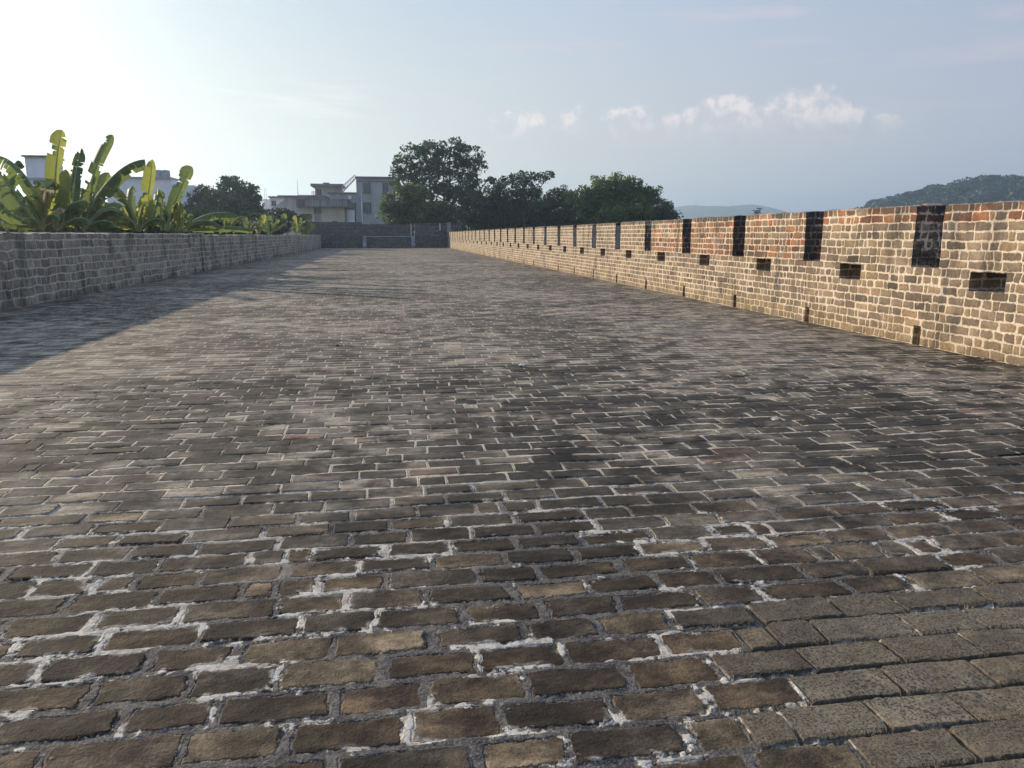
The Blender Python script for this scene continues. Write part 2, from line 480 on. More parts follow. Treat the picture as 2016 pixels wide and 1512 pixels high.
def leaf_mat(name, dark, light, trans=.35, tcol=None, scale=.35):
    m, nb = material(name)
    pos = nb.pos()
    n = nb.noise(pos, scale, detail=3)
    n2 = nb.noise(pos, 7.0, detail=2)
    rnd = S(nb, nb.n('ShaderNodeObjectInfo').outputs['Random'])
    f = nb.smooth(n + (n2 - .5) * .7 + (rnd - .5) * .15, .36, .64)
    c = nb.mixc(f, dark, light)
    p = nb.n('ShaderNodeBsdfPrincipled')
    nb.put(p.inputs['Base Color'], c)
    p.inputs['Roughness'].default_value = .55
    p.inputs['Specular IOR Level'].default_value = .3
    t = nb.n('ShaderNodeBsdfTranslucent')
    nb.put(t.inputs[0], nb.mixc(0.5, c, tcol or light))
    mx = nb.n('ShaderNodeMixShader')
    mx.inputs[0].default_value = trans
    nb.put(mx.inputs[1], p.outputs[0])
    nb.put(mx.inputs[2], t.outputs[0])
    out = nb.n('ShaderNodeOutputMaterial')
    nb.put(out.inputs[0], mx.outputs[0])
    return m


# ------------------------------------------------------------------ mesh helpers
class MB:
    def __init__(self):
        self.v, self.f, self.mi = [], [], []

    def face(self, pts, mi=0):
        i = len(self.v)
        self.v += [tuple(p) for p in pts]
        self.f.append(tuple(range(i, i + len(pts))))
        self.mi.append(mi)

    def box(self, x0, x1, y0, y1, z0, z1, mi=0):
        i = len(self.v)
        self.v += [(x0, y0, z0), (x1, y0, z0), (x1, y1, z0), (x0, y1, z0), (x0, y0, z1), (x1, y0, z1), (x1, y1, z1), (x0, y1, z1)]
        for q in ((0, 3, 2, 1), (4, 5, 6, 7), (0, 1, 5, 4), (1, 2, 6, 5), (2, 3, 7, 6), (3, 0, 4, 7)):
            self.f.append(tuple(i + k for k in q))
            self.mi.append(mi)

    def prism(self, poly, y0, y1, mi=0):
        """poly of (x, z) seen from -y, extruded to y1"""
        n = len(poly)
        i = len(self.v)
        self.v += [(p[0], y0, p[1]) for p in poly] + [(p[0], y1, p[1]) for p in poly]
        self.f.append(tuple(range(i, i + n)))
        self.f.append(tuple(range(i + 2 * n - 1, i + n - 1, -1)))
        self.mi += [mi, mi]
        for k in range(n):
            l = (k + 1) % n
            self.f.append((i + k, i + n + k, i + n + l, i + l))
            self.mi.append(mi)

    def tube(self, pts, rad, seg=6, mi=0, cap=True):
        rings = []
        for k, p in enumerate(pts):
            p = Vector(p)
            t = Vector(pts[min(k + 1, len(pts) - 1)]) - Vector(pts[max(k - 1, 0)])
            t.normalize()
            u = t.cross(Vector((0.31, 0.95, 0.07)))
            if u.length < 1e-4:
                u = t.cross(Vector((1, 0, 0)))
            u.normalize()
            w = t.cross(u)
            i = len(self.v)
            for s in range(seg):
                an = 2 * math.pi * s / seg
                self.v.append(tuple(p + (u * math.cos(an) + w * math.sin(an)) * rad[k]))
            rings.append(i)
        for r0, r1 in zip(rings, rings[1:]):
            for s in range(seg):
                s2 = (s + 1) % seg
                self.f.append((r0 + s, r0 + s2, r1 + s2, r1 + s))
                self.mi.append(mi)
        if cap:
            self.f.append(tuple(rings[-1] + s for s in range(seg)))
            self.mi.append(mi)

    def build(self, name, mats, parent=None, smooth=False, origin=None):
        me = bpy.data.meshes.new(name)
        o = Vector(origin) if origin is not None else None
        if o is None and parent is not None:
            o = parent.matrix_basis.translation.copy()
        vs = self.v if o is None else [(p[0] - o.x, p[1] - o.y, p[2] - o.z) for p in self.v]
        me.from_pydata(vs, [], self.f)
        for mt in (mats if isinstance(mats, (list, tuple)) else [mats]):
            me.materials.append(mt)
        me.polygons.foreach_set('material_index', self.mi)
        if smooth:
            me.polygons.foreach_set('use_smooth', [True] * len(self.f))
        me.update()
        ob = bpy.data.objects.new(name, me)
        COL.objects.link(ob)
        if parent is not None:
            ob.parent = parent
        elif o is not None:
            ob.location = o
        return ob


def np_mesh(name, verts, faces, mats, parent=None, mi=None, smooth=False):
    """verts (n,3), faces (m,4) arrays"""
    me = bpy.data.meshes.new(name)
    verts = np.asarray(verts, dtype=np.float32)
    if parent is not None:
        verts = verts - np.array(parent.matrix_basis.translation, dtype=np.float32)
    faces = np.asarray(faces, dtype=np.int32)
    me.vertices.add(len(verts))
    me.vertices.foreach_set('co', verts.ravel())
    n, kk = faces.shape
    me.loops.add(n * kk)
    me.loops.foreach_set('vertex_index', faces.ravel())
    me.polygons.add(n)
    me.polygons.foreach_set('loop_start', np.arange(0, n * kk, kk, dtype=np.int32))
    for mt in (mats if isinstance(mats, (list, tuple)) else [mats]):
        me.materials.append(mt)
    if mi is not None:
        me.polygons.foreach_set('material_index', np.asarray(mi, dtype=np.int32))
    if smooth:
        me.polygons.foreach_set('use_smooth', np.ones(n, dtype=bool))
    me.update(calc_edges=True)
    ob = bpy.data.objects.new(name, me)
    COL.objects.link(ob)
    if parent is not None:
        ob.parent = parent
    return ob


def thing(name, label, cat, loc=(0, 0, 0), group=None):
    o = bpy.data.objects.new(name, None)
    COL.objects.link(o)
    o.location = loc
    o.empty_display_size = .2
    o['label'], o['category'] = label, cat
    if group:
        o['group'] = group
    return o


def tag(o, label, cat, group=None):
    o['label'], o['category'] = label, cat
    if group:
        o['group'] = group
    return o


def kind(o, k='structure'):
    o['kind'] = k
    return o


# ------------------------------------------------------------------ materials
M_PAVE_N = paving('paving_near', 'BOTH')
M_PAVE_F = paving('paving_far', 'BUMP')
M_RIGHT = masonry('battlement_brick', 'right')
M_LEFT = masonry('parapet_brick', 'left')
M_END = masonry('end_wall_brick', 'end')
M_PLASTER = plain('grey_plaster', (.19, .185, .185), (.30, .29, .285), 3.0)
M_LIME_SUNLIT = plain('sunlit_edge_lime', (.50, .48, .44), (.68, .65, .6), 4.0)  # lime white of the loose stones; on the edges it paints sunlight
M_EARTH = plain('earth', (.05, .06, .03), (.11, .10, .06), .08)
M_BARK = plain('bark', (.05, .042, .034), (.11, .095, .08), 6.0, streak=True)
M_CONC = plain('grey_render', (.27, .27, .275), (.40, .40, .405), .5, streak=True)
M_CONC_D = plain('weathered_concrete', (.10, .10, .108), (.22, .22, .225), .9, streak=True)
M_CREAM = plain('cream_render', (.44, .42, .35), (.56, .54, .46), .5, streak=True)
M_PALE = plain('pale_render', (.70, .68, .72), (.82, .80, .84), .4, streak=True)
M_WHITE = plain('white_paint', (.60, .60, .60), (.75, .75, .74), 1.0)
M_GLASS = plain('dark_pane', (.03, .034, .042), (.06, .066, .078), .8, rough=.25, spec=.5)
M_BARS = plain('window_bars', (.22, .22, .23), (.30, .30, .31), 2.0)
M_METAL = plain('galvanised', (.25, .25, .26), (.38, .38, .39), 3.0, rough=.5)
M_REDROOF = plain('red_tile', (.28, .10, .07), (.36, .15, .1), 1.5)
M_HILL = plain('hill_soil', (.035, .055, .03), (.06, .08, .04), .02)
M_FARHILL = plain('far_hill_scrub', (.03, .05, .03), (.055, .08, .042), .008)
M_LEAF_BIG = leaf_mat('leaf_blue_green', (.026, .056, .038), (.066, .118, .062), .26)
M_LEAF_GRN = leaf_mat('leaf_mid_green', (.032, .072, .026), (.115, .175, .050), .36, (.16, .22, .04))
M_LEAF_DRK = leaf_mat('leaf_dark', (.018, .040, .024), (.040, .075, .036), .22)
M_LEAF_YEL = leaf_mat('leaf_yellow_green', (.055, .10, .032), (.12, .17, .05), .36, (.2, .24, .05))  # lighter yellow-green foliage
M_BAN = leaf_mat('banana_blade', (.058, .102, .044), (.125, .180, .066), .40, (.25, .30, .06), scale=.9)
M_BAN_Y = leaf_mat('banana_blade_yellow', (.12, .16, .040), (.19, .22, .055), .48, (.42, .43, .08), scale=.9)
M_RIB = plain('banana_midrib', (.20, .24, .10), (.30, .32, .16), 3.0, rough=.6)
M_STEM = plain('banana_stem', (.09, .11, .05), (.16, .15, .08), 4.0, streak=True)

# ------------------------------------------------------------------ ground, rampart and paving
GZ = -4.2
XL, XR = -7.32, 6.85          # inner faces of the two parapets
YE = 90.0                     # foot of the end wall
g = MB()
N = 24
ext = 3300.0
for i in range(N):
    for j in range(N):
        x0, x1 = -ext + 2 * ext * i / N, -ext + 2 * ext * (i + 1) / N
        y0, y1 = -400 + (ext + 400) * j / N, -400 + (ext + 400) * (j + 1) / N
        g.face([(x0, y0, GZ), (x1, y0, GZ), (x1, y1, GZ), (x0, y1, GZ)])
kind(g.build('ground', M_EARTH))
r = MB()
r.box(XL - .52, XR + .52, -6, YE + 9, GZ + .01, -0.06)
kind(r.build('rampart_terrain', M_END))


def grid_patch(x0, x1, y0, y1, sx, sy):
    nx_, ny_ = int(round((x1 - x0) / sx)) + 1, int(round((y1 - y0) / sy)) + 1
    X, Y = np.meshgrid(np.linspace(x0, x1, nx_), np.linspace(y0, y1, ny_))
    V = np.stack([X.ravel(), Y.ravel(), np.zeros(nx_ * ny_)], 1)
    idx = np.arange(nx_ * ny_).reshape(ny_, nx_)
    Fq = np.stack([idx[:-1, :-1].ravel(), idx[:-1, 1:].ravel(), idx[1:, 1:].ravel(), idx[1:, :-1].ravel()], 1)
    return V, Fq


parts = [  # x0, x1, y0, y1, sx, sy, material
    (-3.0, 3.9, 0.9, 4.3, .0085, .0095, 0),
    (-4.9, XR, 4.3, 8.0, .018, .020, 0),
    (XL, XR, 8.0, YE + .6, .5, .5, 1),
    (XL, -4.9, 4.3, 8.0, .5, .5, 1),
    (XL, -3.0, 0.9, 4.3, .5, .5, 1), (3.9, XR, 0.9, 4.3, .5, .5, 1),
    (XL, XR, -6, 0.9, .5, .5, 1)]
VV, FF, MI, o = [], [], [], 0
for (x0, x1, y0, y1, sx, sy, mi) in parts:
    V, Fq = grid_patch(x0, x1, y0, y1, sx, sy)
    VV.append(V)
    FF.append(Fq + o)
    MI.append(np.full(len(Fq), mi))
    o += len(V)
kind(np_mesh('pavement', np.concatenate(VV), np.concatenate(FF), [M_PAVE_N, M_PAVE_F], mi=np.concatenate(MI), smooth=True))


# ------------------------------------------------------------------ walls
def refine(br, res_fn):
    out = [br[0]]
    for a, b in zip(br, br[1:]):
        n = max(1, int(math.ceil((b - a) / res_fn((a + b) / 2))))
        out += [a + (b - a) * (k + 1) / n for k in range(n)]
    return out


def slab(ub, zb, solid, t0, t1, nt_, axis, rough_amp=.008, round_top=None):
    """wall with openings: ub breaks along the wall, zb breaks in height, solid(u,z)->bool; t0..t1 its thickness.
    axis 'y': runs along y, thickness in x.  axis 'x': runs along x, thickness in y."""
    nu, nz = len(ub) - 1, len(zb) - 1
    occ = [[solid((ub[i] + ub[i + 1]) / 2, (zb[j] + zb[j + 1]) / 2) for j in range(nz)] for i in range(nu)]
    tb = [t0 + (t1 - t0) * k / nt_ for k in range(nt_ + 1)]
    mb = MB()
    ids = {}

    def vid(i, j, k):
        key = (i, j, k)
        if key not in ids:
            u, z, t = ub[i], zb[j], tb[k]
            p = Vector((t, u, z)) if axis == 'y' else Vector((u, t, z))
            nv = mnoise.noise_vector(p * 3.1) * rough_amp + mnoise.noise_vector(p * 9.0) * rough_amp * .8
            if round_top and z > round_top - 1e-4 and k in (0, nt_):
                nv.z -= .018
            ids[key] = len(mb.v)
            mb.v.append(tuple(p + nv))
        return ids[key]

    def quad(a, b, c, d):
        mb.f.append((a, b, c, d) if axis == 'y' else (d, c, b, a))
        mb.mi.append(0)

    def full(i, j):
        return 0 <= i < nu and 0 <= j < nz and occ[i][j]
    for i in range(nu):
        for j in range(nz):
            if not occ[i][j]:
                continue
            quad(vid(i, j, 0), vid(i, j + 1, 0), vid(i + 1, j + 1, 0), vid(i + 1, j, 0))
            quad(vid(i, j, nt_), vid(i + 1, j, nt_), vid(i + 1, j + 1, nt_), vid(i, j + 1, nt_))
            for k in range(nt_):
                if not full(i - 1, j):
                    quad(vid(i, j, k), vid(i, j, k + 1), vid(i, j + 1, k + 1), vid(i, j + 1, k))
                if not full(i + 1, j):
                    quad(vid(i + 1, j, k), vid(i + 1, j + 1, k), vid(i + 1, j + 1, k + 1), vid(i + 1, j, k + 1))
                if not full(i, j + 1):
                    quad(vid(i, j + 1, k), vid(i, j + 1, k + 1), vid(i + 1, j + 1, k + 1), vid(i + 1, j + 1, k))
                if not full(i, j - 1) and j > 0:
                    quad(vid(i, j, k), vid(i + 1, j, k), vid(i + 1, j, k + 1), vid(i, j, k + 1))
    return mb


# -- battlement on the right
PER, GAP0, GAPW = 2.732, 9.09, 0.53
Z_SILL, Z_TOP, Z_L0, Z_L1, Z_SL = 1.0, 1.80, 0.765, 0.995, 0.25
TH = 0.50
gaps = [GAP0 + PER * k for k in range(-5, 30)]
gaps = [c for c in gaps if -5 < c < YE - 1]
Y0, Y1 = -6.0, YE - 0.0
slits = [(c + .02 - .07, c + .02 + .07) for c in gaps]
loops = [(c - 1.09 - .275, c - 1.09 + .275) for c in gaps]
ub = sorted({Y0, Y1} | {v for s in slits for v in s} | {v for s in loops for v in s})
ub = [v for v in ub if Y0 <= v <= Y1]
res_y = lambda u: .07 if 5 < u < 22 else .35
ub = refine(ub, res_y)
zb = refine([-0.06, Z_SL, Z_L0, Z_L1, Z_SILL], lambda z: .08)


def right_solid(u, z):
    if z < Z_SL and any(a < u < b for a, b in slits):
        return False
    if Z_L0 < z < Z_L1 and any(a < u < b for a, b in loops):
        return False
    return True


bw = thing('crenellated_wall', 'long sunlit brick battlement wall with merlons and square loopholes along the paving', 'wall', (XR, 40, 0))
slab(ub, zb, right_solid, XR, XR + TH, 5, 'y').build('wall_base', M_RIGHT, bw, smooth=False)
edges = [Y0] + [v for c in gaps for v in (c - GAPW / 2, c + GAPW / 2)] + [Y1]
rnd = random.Random(4)
for k in range(0, len(edges), 2):
    a, b = edges[k], edges[k + 1]
    near = 4 < (a + b) / 2 < 22
    zt = Z_TOP + (rnd.uniform(-.012, .012) if near else rnd.uniform(-.006, .006))
    mb = slab(refine([a, b], lambda u: .055 if near else .3), refine([Z_SILL + .002, zt], lambda z: .055 if near else .13),
              lambda u, z: True, XR + .002, XR + TH - .002, 6 if near else 3, 'y', rough_amp=.010 if near else .006, round_top=zt)
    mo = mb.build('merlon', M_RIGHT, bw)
    if 12 < a < 20:
        mo['label'] = 'merlon with orange and red bricks'
    # cement skim on the end faces of the restored stretch
    if 20.5 < a < 42:
        p = MB()
        p.box(XR + .02, XR + TH - .02, a - .022, a - .008, Z_SILL + .02, zt - .10)
        p.build('cement_facing', M_PLASTER, bw)

# -- plain parapet on the left
lw = thing('parapet_wall', 'low shaded parapet of large old bricks along the left side of paving', 'wall', (XL, 40, 0))
YP = 32.8
for (a, b, zt) in ((-6.0, YP - .2, 1.47), (YP + .2, YE + .02, 1.43)):
    mb = slab(refine([a, b], lambda u: .10 if 10 < u < 34 else .4), refine([-0.06, zt], lambda z: .10), lambda u, z: True,
              XL, XL - .46, 4, 'y', rough_amp=.022, round_top=zt)
    mb.f = [tuple(reversed(q)) for q in mb.f]
    mb.build('wall_run', M_LEFT, lw)
mb = slab(refine([YP - .2, YP + .2], lambda u: .1), refine([-0.06, 1.49], lambda z: .1), lambda u, z: True, XL + .07, XL - .48, 4, 'y', rough_amp=.012)
mb.f = [tuple(reversed(q)) for q in mb.f]
mb.build('pilaster', M_LEFT, lw)

# -- end wall with the flight of steps
ZE = 2.86
ew = thing('end_wall', 'dark brick wall closing the far end of the paving', 'wall', (0, YE, 0))


def ex(px, Y=YE):
    return at(px, 470, Y).x


def ez(py, Y=YE, px=760):
    return at(px, py, Y).z


SX0, SX1 = ex(722), ex(809)
ZL = ez(466)
for (a, b, z1, y0) in ((XL - 2.2, ex(664), ez(437), YE + .5), (ex(664), SX0 - .45, ez(437.5), YE), (SX1 + .45, XR + 1.7, ez(440), YE)):
    mb = slab(refine([a, b], lambda u: .5), refine([-0.06 if a > -8 else -1, z1], lambda z: .3), lambda u, z: True, y0, y0 + .6, 2, 'x', rough_amp=.02)
    mb.build('wall_run', M_END, ew)
mb = slab(refine([SX0 - 1.5, SX1 + .5], lambda u: .5), refine([-.06, ez(441.5, YE + 3)], lambda z: .3), lambda u, z: True, YE + 3.0, YE + 3.5, 2, 'x', rough_amp=.02)
mb.build('back_wall', M_END, ew)
p = MB()
xm = ex(763, YE + 3)
p.box(xm - .28, xm + .28, YE + 2.78, YE + 2.995, ZL, ez(441.5, YE + 3) + .05)
p.build('buttress', M_END, ew)
p = MB()
p.box(ex(660) - .25, ex(660) + .25, YE - .12, YE + .45, -.02, ez(437) + .08)
p.build('buttress', M_END, ew)
p = MB()                       # moulding half way up
p.box(ex(664), SX0 - .5, YE - .07, YE - .003, ZL - .12, ZL + .05)
p.box(SX1 + .5, XR - .05, YE - .07, YE - .003, ZL - .12, ZL + .05)
p.build('string_course', M_END, ew)
p = MB()                       # sunlight on the wall edges, put in as pale strips
p.box(SX1 + .01, SX1 + .08, YE + .02, YE + .10, ZL + .02, ez(440))
p.box(ex(865.5), ex(867.5), YE - .06, YE - .004, ez(453), ez(439.5))
p.build('sunlit_edge_lime', M_LIME_SUNLIT, ew)
p = MB()
p.box(ex(880.5, YE - .2), ex(888, YE - .2), YE - .35, YE - .02, 1.6, ez(438))
p.build('post', M_PLASTER, ew)

stp = thing('flight_of_steps', 'broad dark stone steps climbing the middle of the far end wall', 'steps', ((SX0 + SX1) / 2, YE, 0))
ns = 6
for i in range(ns):
    p = MB()
    y0 = YE - 1.5 + .30 * i
    p.box(SX0, SX1, y0, YE + 3.0, ZL * i / ns - (.02 if i == 0 else -.002), ZL * (i + 1) / ns)
    p.build('step', M_END, stp)
p = MB()
p.box(SX0, SX1, YE - 1.5 + .30 * (ns - 1) - .01, YE + .75, ZL + .003, ZL + .040)
p.build('sunlit_landing_edge', M_LIME_SUNLIT, stp)  # pale strip paints the sunlit edge of the landing
for s in (SX0 - .42, SX1 + .02):
    p = MB()
    i = len(p.v)
    poly = [(YE - 1.75, -.02), (YE - 1.75, .22), (YE + .05, ZL + .10), (YE + .9, ZL + .10), (YE + .9, -.02)]
    p.v += [(s, a, b) for a, b in poly] + [(s + .40, a, b) for a, b in poly]
    n = len(poly)
    p.f += [tuple(range(n)), tuple(range(2 * n - 1, n - 1, -1))] + [(k, n + k, n + (k + 1) % n, (k + 1) % n) for k in range(n)]
    p.mi += [0] * (n + 2)
    p.build('stringer', M_CONC_D, stp)


# -- loose bits lying on the paving
def stone(label, px, py, size, mat, seed):
    r_ = ray(px, py)
    p = Vector((0, 0, H)) + r_ * (-H / r_.z)
    bm = bmesh.new()
    bmesh.ops.create_icosphere(bm, subdivisions=2, radius=size)
    for v in bm.verts:
        k_ = 1 + .45 * mnoise.noise(v.co * (1.6 / size) + Vector((seed, 0, 0)))
        v.co = Vector((v.co.x * k_ * 1.25, v.co.y * k_, v.co.z * k_ * .6))
    me = bpy.data.meshes.new('stone')
    bm.to_mesh(me)
    bm.free()
    me.materials.append(mat)
    ob = bpy.data.objects.new('stone', me)
    COL.objects.link(ob)
    ob.location = (p.x, p.y, size * .35 + .008)
    tag(ob, label, 'stone', 'loose stones on the paving')


stone('small white stone on the paving nearest the battlement side', 1525, 829, .022, M_LIME_SUNLIT, 1)
stone('pale lump of old mortar lying near the middle of the paving', 1027, 722, .028, M_LIME_SUNLIT, 5)
stone('dark pebble lying on the paving towards the left shadow edge', 664, 682, .022, M_BARK, 9)


# ------------------------------------------------------------------ trees
def leaf_quads(C, size, rng, upbias=.25, aspect=.5):
    """one rhombic leaf per centre"""
    n = len(C)
    d = rng.normal(size=(n, 3))
    d[:, 2] -= .25
    d /= np.linalg.norm(d, axis=1)[:, None]
    w = rng.normal(size=(n, 3))
    w[:, 2] += upbias
    w -= d * (w * d).sum(1)[:, None]
    w /= np.linalg.norm(w, axis=1)[:, None]
    s = size * rng.uniform(.65, 1.35, size=(n, 1))
    mid = np.cross(d, w)
    V = np.stack([C - d * s * .5, C + w * s * aspect * .5 + mid * s * .08, C + d * s * .5, C - w * s * aspect * .5 + mid * s * .08], 1).reshape(-1, 3)
    return V, np.arange(4 * n).reshape(n, 4)


def tree(name, label, base, lobes, tips, per, cl, leaf, mat, seed, trunk_r=.25, group=None, hollow=.45, flat=.75, cat='tree', bark=True):
    """lobes: (x,y,z,rx,ry,rz) in world metres. Limbs grow from the trunk into each lobe, twigs to the tips, leaves round the tips."""
    rng = np.random.default_rng(seed)
    root = thing(name, label, cat, base, group)
    bx, by, bz = base
    L = np.array(lobes, dtype=float)
    vol = (L[:, 3] * L[:, 4] * L[:, 5]) ** (2 / 3)
    cnt = np.maximum(3, np.round(tips * vol / vol.sum())).astype(int)
    mb = MB()
    low = min(l[2] - l[5] * .7 for l in lobes)
    fork = Vector((bx, by, bz + (low - bz) * .8 + .1))
    if bark:
        mb.tube([(bx, by, bz - .1), tuple(Vector((bx, by, bz)).lerp(fork, .5) + Vector((.1, 0, 0))), tuple(fork)], [trunk_r * 1.2, trunk_r, trunk_r * .85], 8)
    Cs = []
    for l, c in zip(L, cnt):
        lc = Vector(l[:3])
        if bark:
            start = fork.lerp(lc, 0.0)
            midp = fork.lerp(lc, .5) + Vector(rng.normal(size=3)) * .3
            mb.tube([tuple(start), tuple(midp), tuple(lc)], [trunk_r * .55, trunk_r * .38, trunk_r * .2], 6)
        dd = rng.normal(size=(c, 3))
        dd /= np.linalg.norm(dd, axis=1)[:, None]
        rr = rng.uniform(hollow ** 3, 1, size=(c, 1)) ** (1 / 3)
        tp = l[:3] + dd * rr * l[3:]
        for i in range(c):
            if bark:
                a = lc.lerp(Vector(tp[i]), .05)
                q = lc.lerp(Vector(tp[i]), .55) + Vector(rng.normal(size=3)) * .12
                mb.tube([tuple(a), tuple(q), tuple(tp[i])], [trunk_r * .14, trunk_r * .09, trunk_r * .04], 4, cap=False)
            m_ = max(3, int(per * rng.uniform(.6, 1.4)))
            off = rng.normal(size=(m_, 3))
            off /= np.linalg.norm(off, axis=1)[:, None]
            off *= rng.uniform(.3, 1, size=(m_, 1)) ** .5 * cl * rng.uniform(.7, 1.3)
            off[:, 2] *= flat
            Cs.append(tp[i] + off)
    V, Fq = leaf_quads(np.concatenate(Cs), leaf, rng)
    if bark:
        mb.build('trunk', M_BARK, root, smooth=True)
    np_mesh('crown', V, Fq, mat, root)
    return root


def px_lobes(Y, items, depth=.9):
    """items: (px, py, half width px, half height px[, dY]) -> lobes in metres at the plane y=Y"""
    out = []
    for it in items:
        px, py, wx, wy = it[:4]
        YY = Y + (it[4] if len(it) > 4 else 0)
        c = at(px, py, YY)
        s = (at(px + 10, py, YY) - c).x / 10
        out.append((c.x, c.y, c.z, wx * s, max(wx, wy) * s * depth, wy * s))
    return out


YT = 104.0
tree('broadleaf_tree', 'tallest tree with open rounded crown rising behind the end wall', (at(862, 440, YT).x, YT, GZ),
     px_lobes(YT, [(800, 318, 28, 34), (788, 352, 20, 22), (838, 298, 34, 20), (886, 290, 28, 18), (872, 322, 48, 28), (920, 306, 30, 22), (935, 330, 22, 20),
                   (845, 352, 42, 22), (905, 358, 40, 24), (815, 375, 26, 20), (930, 385, 34, 26), (880, 395, 50, 26), (962, 352, 14, 7), (860, 425, 60, 22)]),
     320, 42, .74, .42, M_LEAF_BIG, 11, .34, hollow=.62, flat=.7)
tree('broadleaf_tree', 'bright green bushy tree leaning over the end wall below the tallest tree', (at(800, 440, 97).x, 97, GZ),
     px_lobes(97, [(785, 398, 32, 30), (815, 385, 26, 22), (772, 420, 24, 24), (820, 420, 40, 26), (858, 418, 30, 24), (790, 440, 30, 10)]),
     220, 48, .66, .38, M_LEAF_GRN, 12, .2, hollow=.45)
tree('broadleaf_tree', 'dark shadowy tree filling the gap right of the tallest tree', (at(955, 440, 108).x, 108, GZ),
     px_lobes(108, [(935, 405, 34, 30), (968, 398, 34, 26), (960, 430, 60, 26), (985, 372, 16, 12), (1000, 420, 40, 26)]),
     330, 46, .75, .36, M_LEAF_DRK, 13, .25, hollow=.25)
tree('broadleaf_tree', 'airy tree with small separate leaf tufts in the middle of the tree row', (at(1032, 440, 106).x, 106, GZ),
     px_lobes(106, [(1006, 356, 18, 12), (1036, 348, 24, 12), (1066, 350, 12, 10), (1078, 346, 10, 7), (1028, 372, 28, 14), (1062, 374, 18, 8), (1010, 386, 20, 14),
                    (1040, 400, 40, 20)]),
     130, 30, .62, .38, M_LEAF_BIG, 14, .2, hollow=.6)
tree('broadleaf_tree', 'low dark tree under the airy tuft tree', (at(1070, 440, 112).x, 112, GZ),
     px_lobes(112, [(1030, 418, 44, 26), (1075, 408, 36, 24), (1106, 394, 34, 24), (1140, 402, 24, 20), (1060, 432, 60, 18)]),
     300, 46, .75, .36, M_LEAF_DRK, 15, .22, hollow=.25)
tree('conifer_tree', 'small pointed tree between the airy tree and the domed tree', (at(1122, 440, 110).x, 110, GZ),
     px_lobes(110, [(1121, 384, 7, 9), (1120, 398, 12, 14), (1120, 418, 18, 18)]),
     90, 36, .5, .26, M_LEAF_YEL, 16, .15, hollow=.2)
tree('broadleaf_tree', 'wide domed green tree at the right end of the tree row', (at(1216, 440, 100).x, 100, GZ),
     px_lobes(100, [(1185, 364, 24, 16), (1215, 358, 28, 13), (1245, 368, 28, 16), (1160, 384, 22, 16), (1190, 392, 40, 22), (1240, 394, 40, 24), (1276, 388, 20, 18),
                    (1290, 384, 12, 9), (1216, 420, 74, 22), (1165, 410, 26, 22)]),
     300, 48, .78, .42, M_LEAF_GRN, 17, .3, hollow=.5)
tree('broadleaf_tree', 'low rounded dark tree at the right foot of the domed tree', (at(1300, 440, 112).x, 112, GZ),
     px_lobes(112, [(1290, 412, 34, 16), (1310, 414, 18, 17), (1255, 424, 40, 14)]),
     190, 50, .6, .30, M_LEAF_DRK, 18, .18, hollow=.25)
tree('broadleaf_tree', 'big dark rounded tree behind the banana plants left of the houses', (at(455, 440, 92).x, 92, GZ),
     px_lobes(92, [(394, 382, 22, 15), (412, 392, 18, 14), (446, 366, 16, 15), (466, 362, 16, 12), (484, 378, 22, 14), (500, 394, 16, 14), (450, 400, 60, 28), (505, 408, 22, 20), (400, 415, 40, 26), (470, 428, 60, 22), (430, 452, 80, 18), (510, 446, 30, 18)]),
     300, 52, .72, .38, M_LEAF_BIG, 19, .35, hollow=.5)
tree('shrub', 'dark shrub in front of the sloping house wall', (at(548, 440, 84).x, 84, GZ),
     px_lobes(84, [(530, 432, 26, 14), (556, 424, 26, 12), (575, 436, 20, 10)]), 130, 40, .5, .28, M_LEAF_DRK, 20, .1, hollow=.2, cat='shrub')
tree('broadleaf_tree', 'small flat topped tree peeking above the battlement before the far ridge', (at(1490, 440, 150).x, 150, GZ),
     px_lobes(150, [(1489, 415, 9, 1.2), (1496, 411, 6, 1.0), (1491, 419, 8, 1.2), (1486, 423, 5, 1.5)]), 34, 9, .30, .26, M_LEAF_DRK, 21, .10, hollow=.1, flat=.4)

tree('thicket', 'continuous dark thicket under the tree row along the battlement', (at(1100, 450, 116).x, 116, GZ),
     px_lobes(116, [(900, 436, 40, 24), (960, 440, 40, 22), (1020, 438, 40, 22), (1080, 438, 40, 22), (1140, 436, 40, 24), (1200, 434, 40, 26), (1260, 434, 40, 24), (1310, 434, 26, 22)], .5),
     420, 50, .9, .5, M_LEAF_DRK, 22, .12, hollow=.1, cat='thicket')


# ------------------------------------------------------------------ banana plants
VIEW_F = ray(200, 400)
VIEW_F.z = 0
VIEW_F.normalize()                                # depth direction over the left parapet


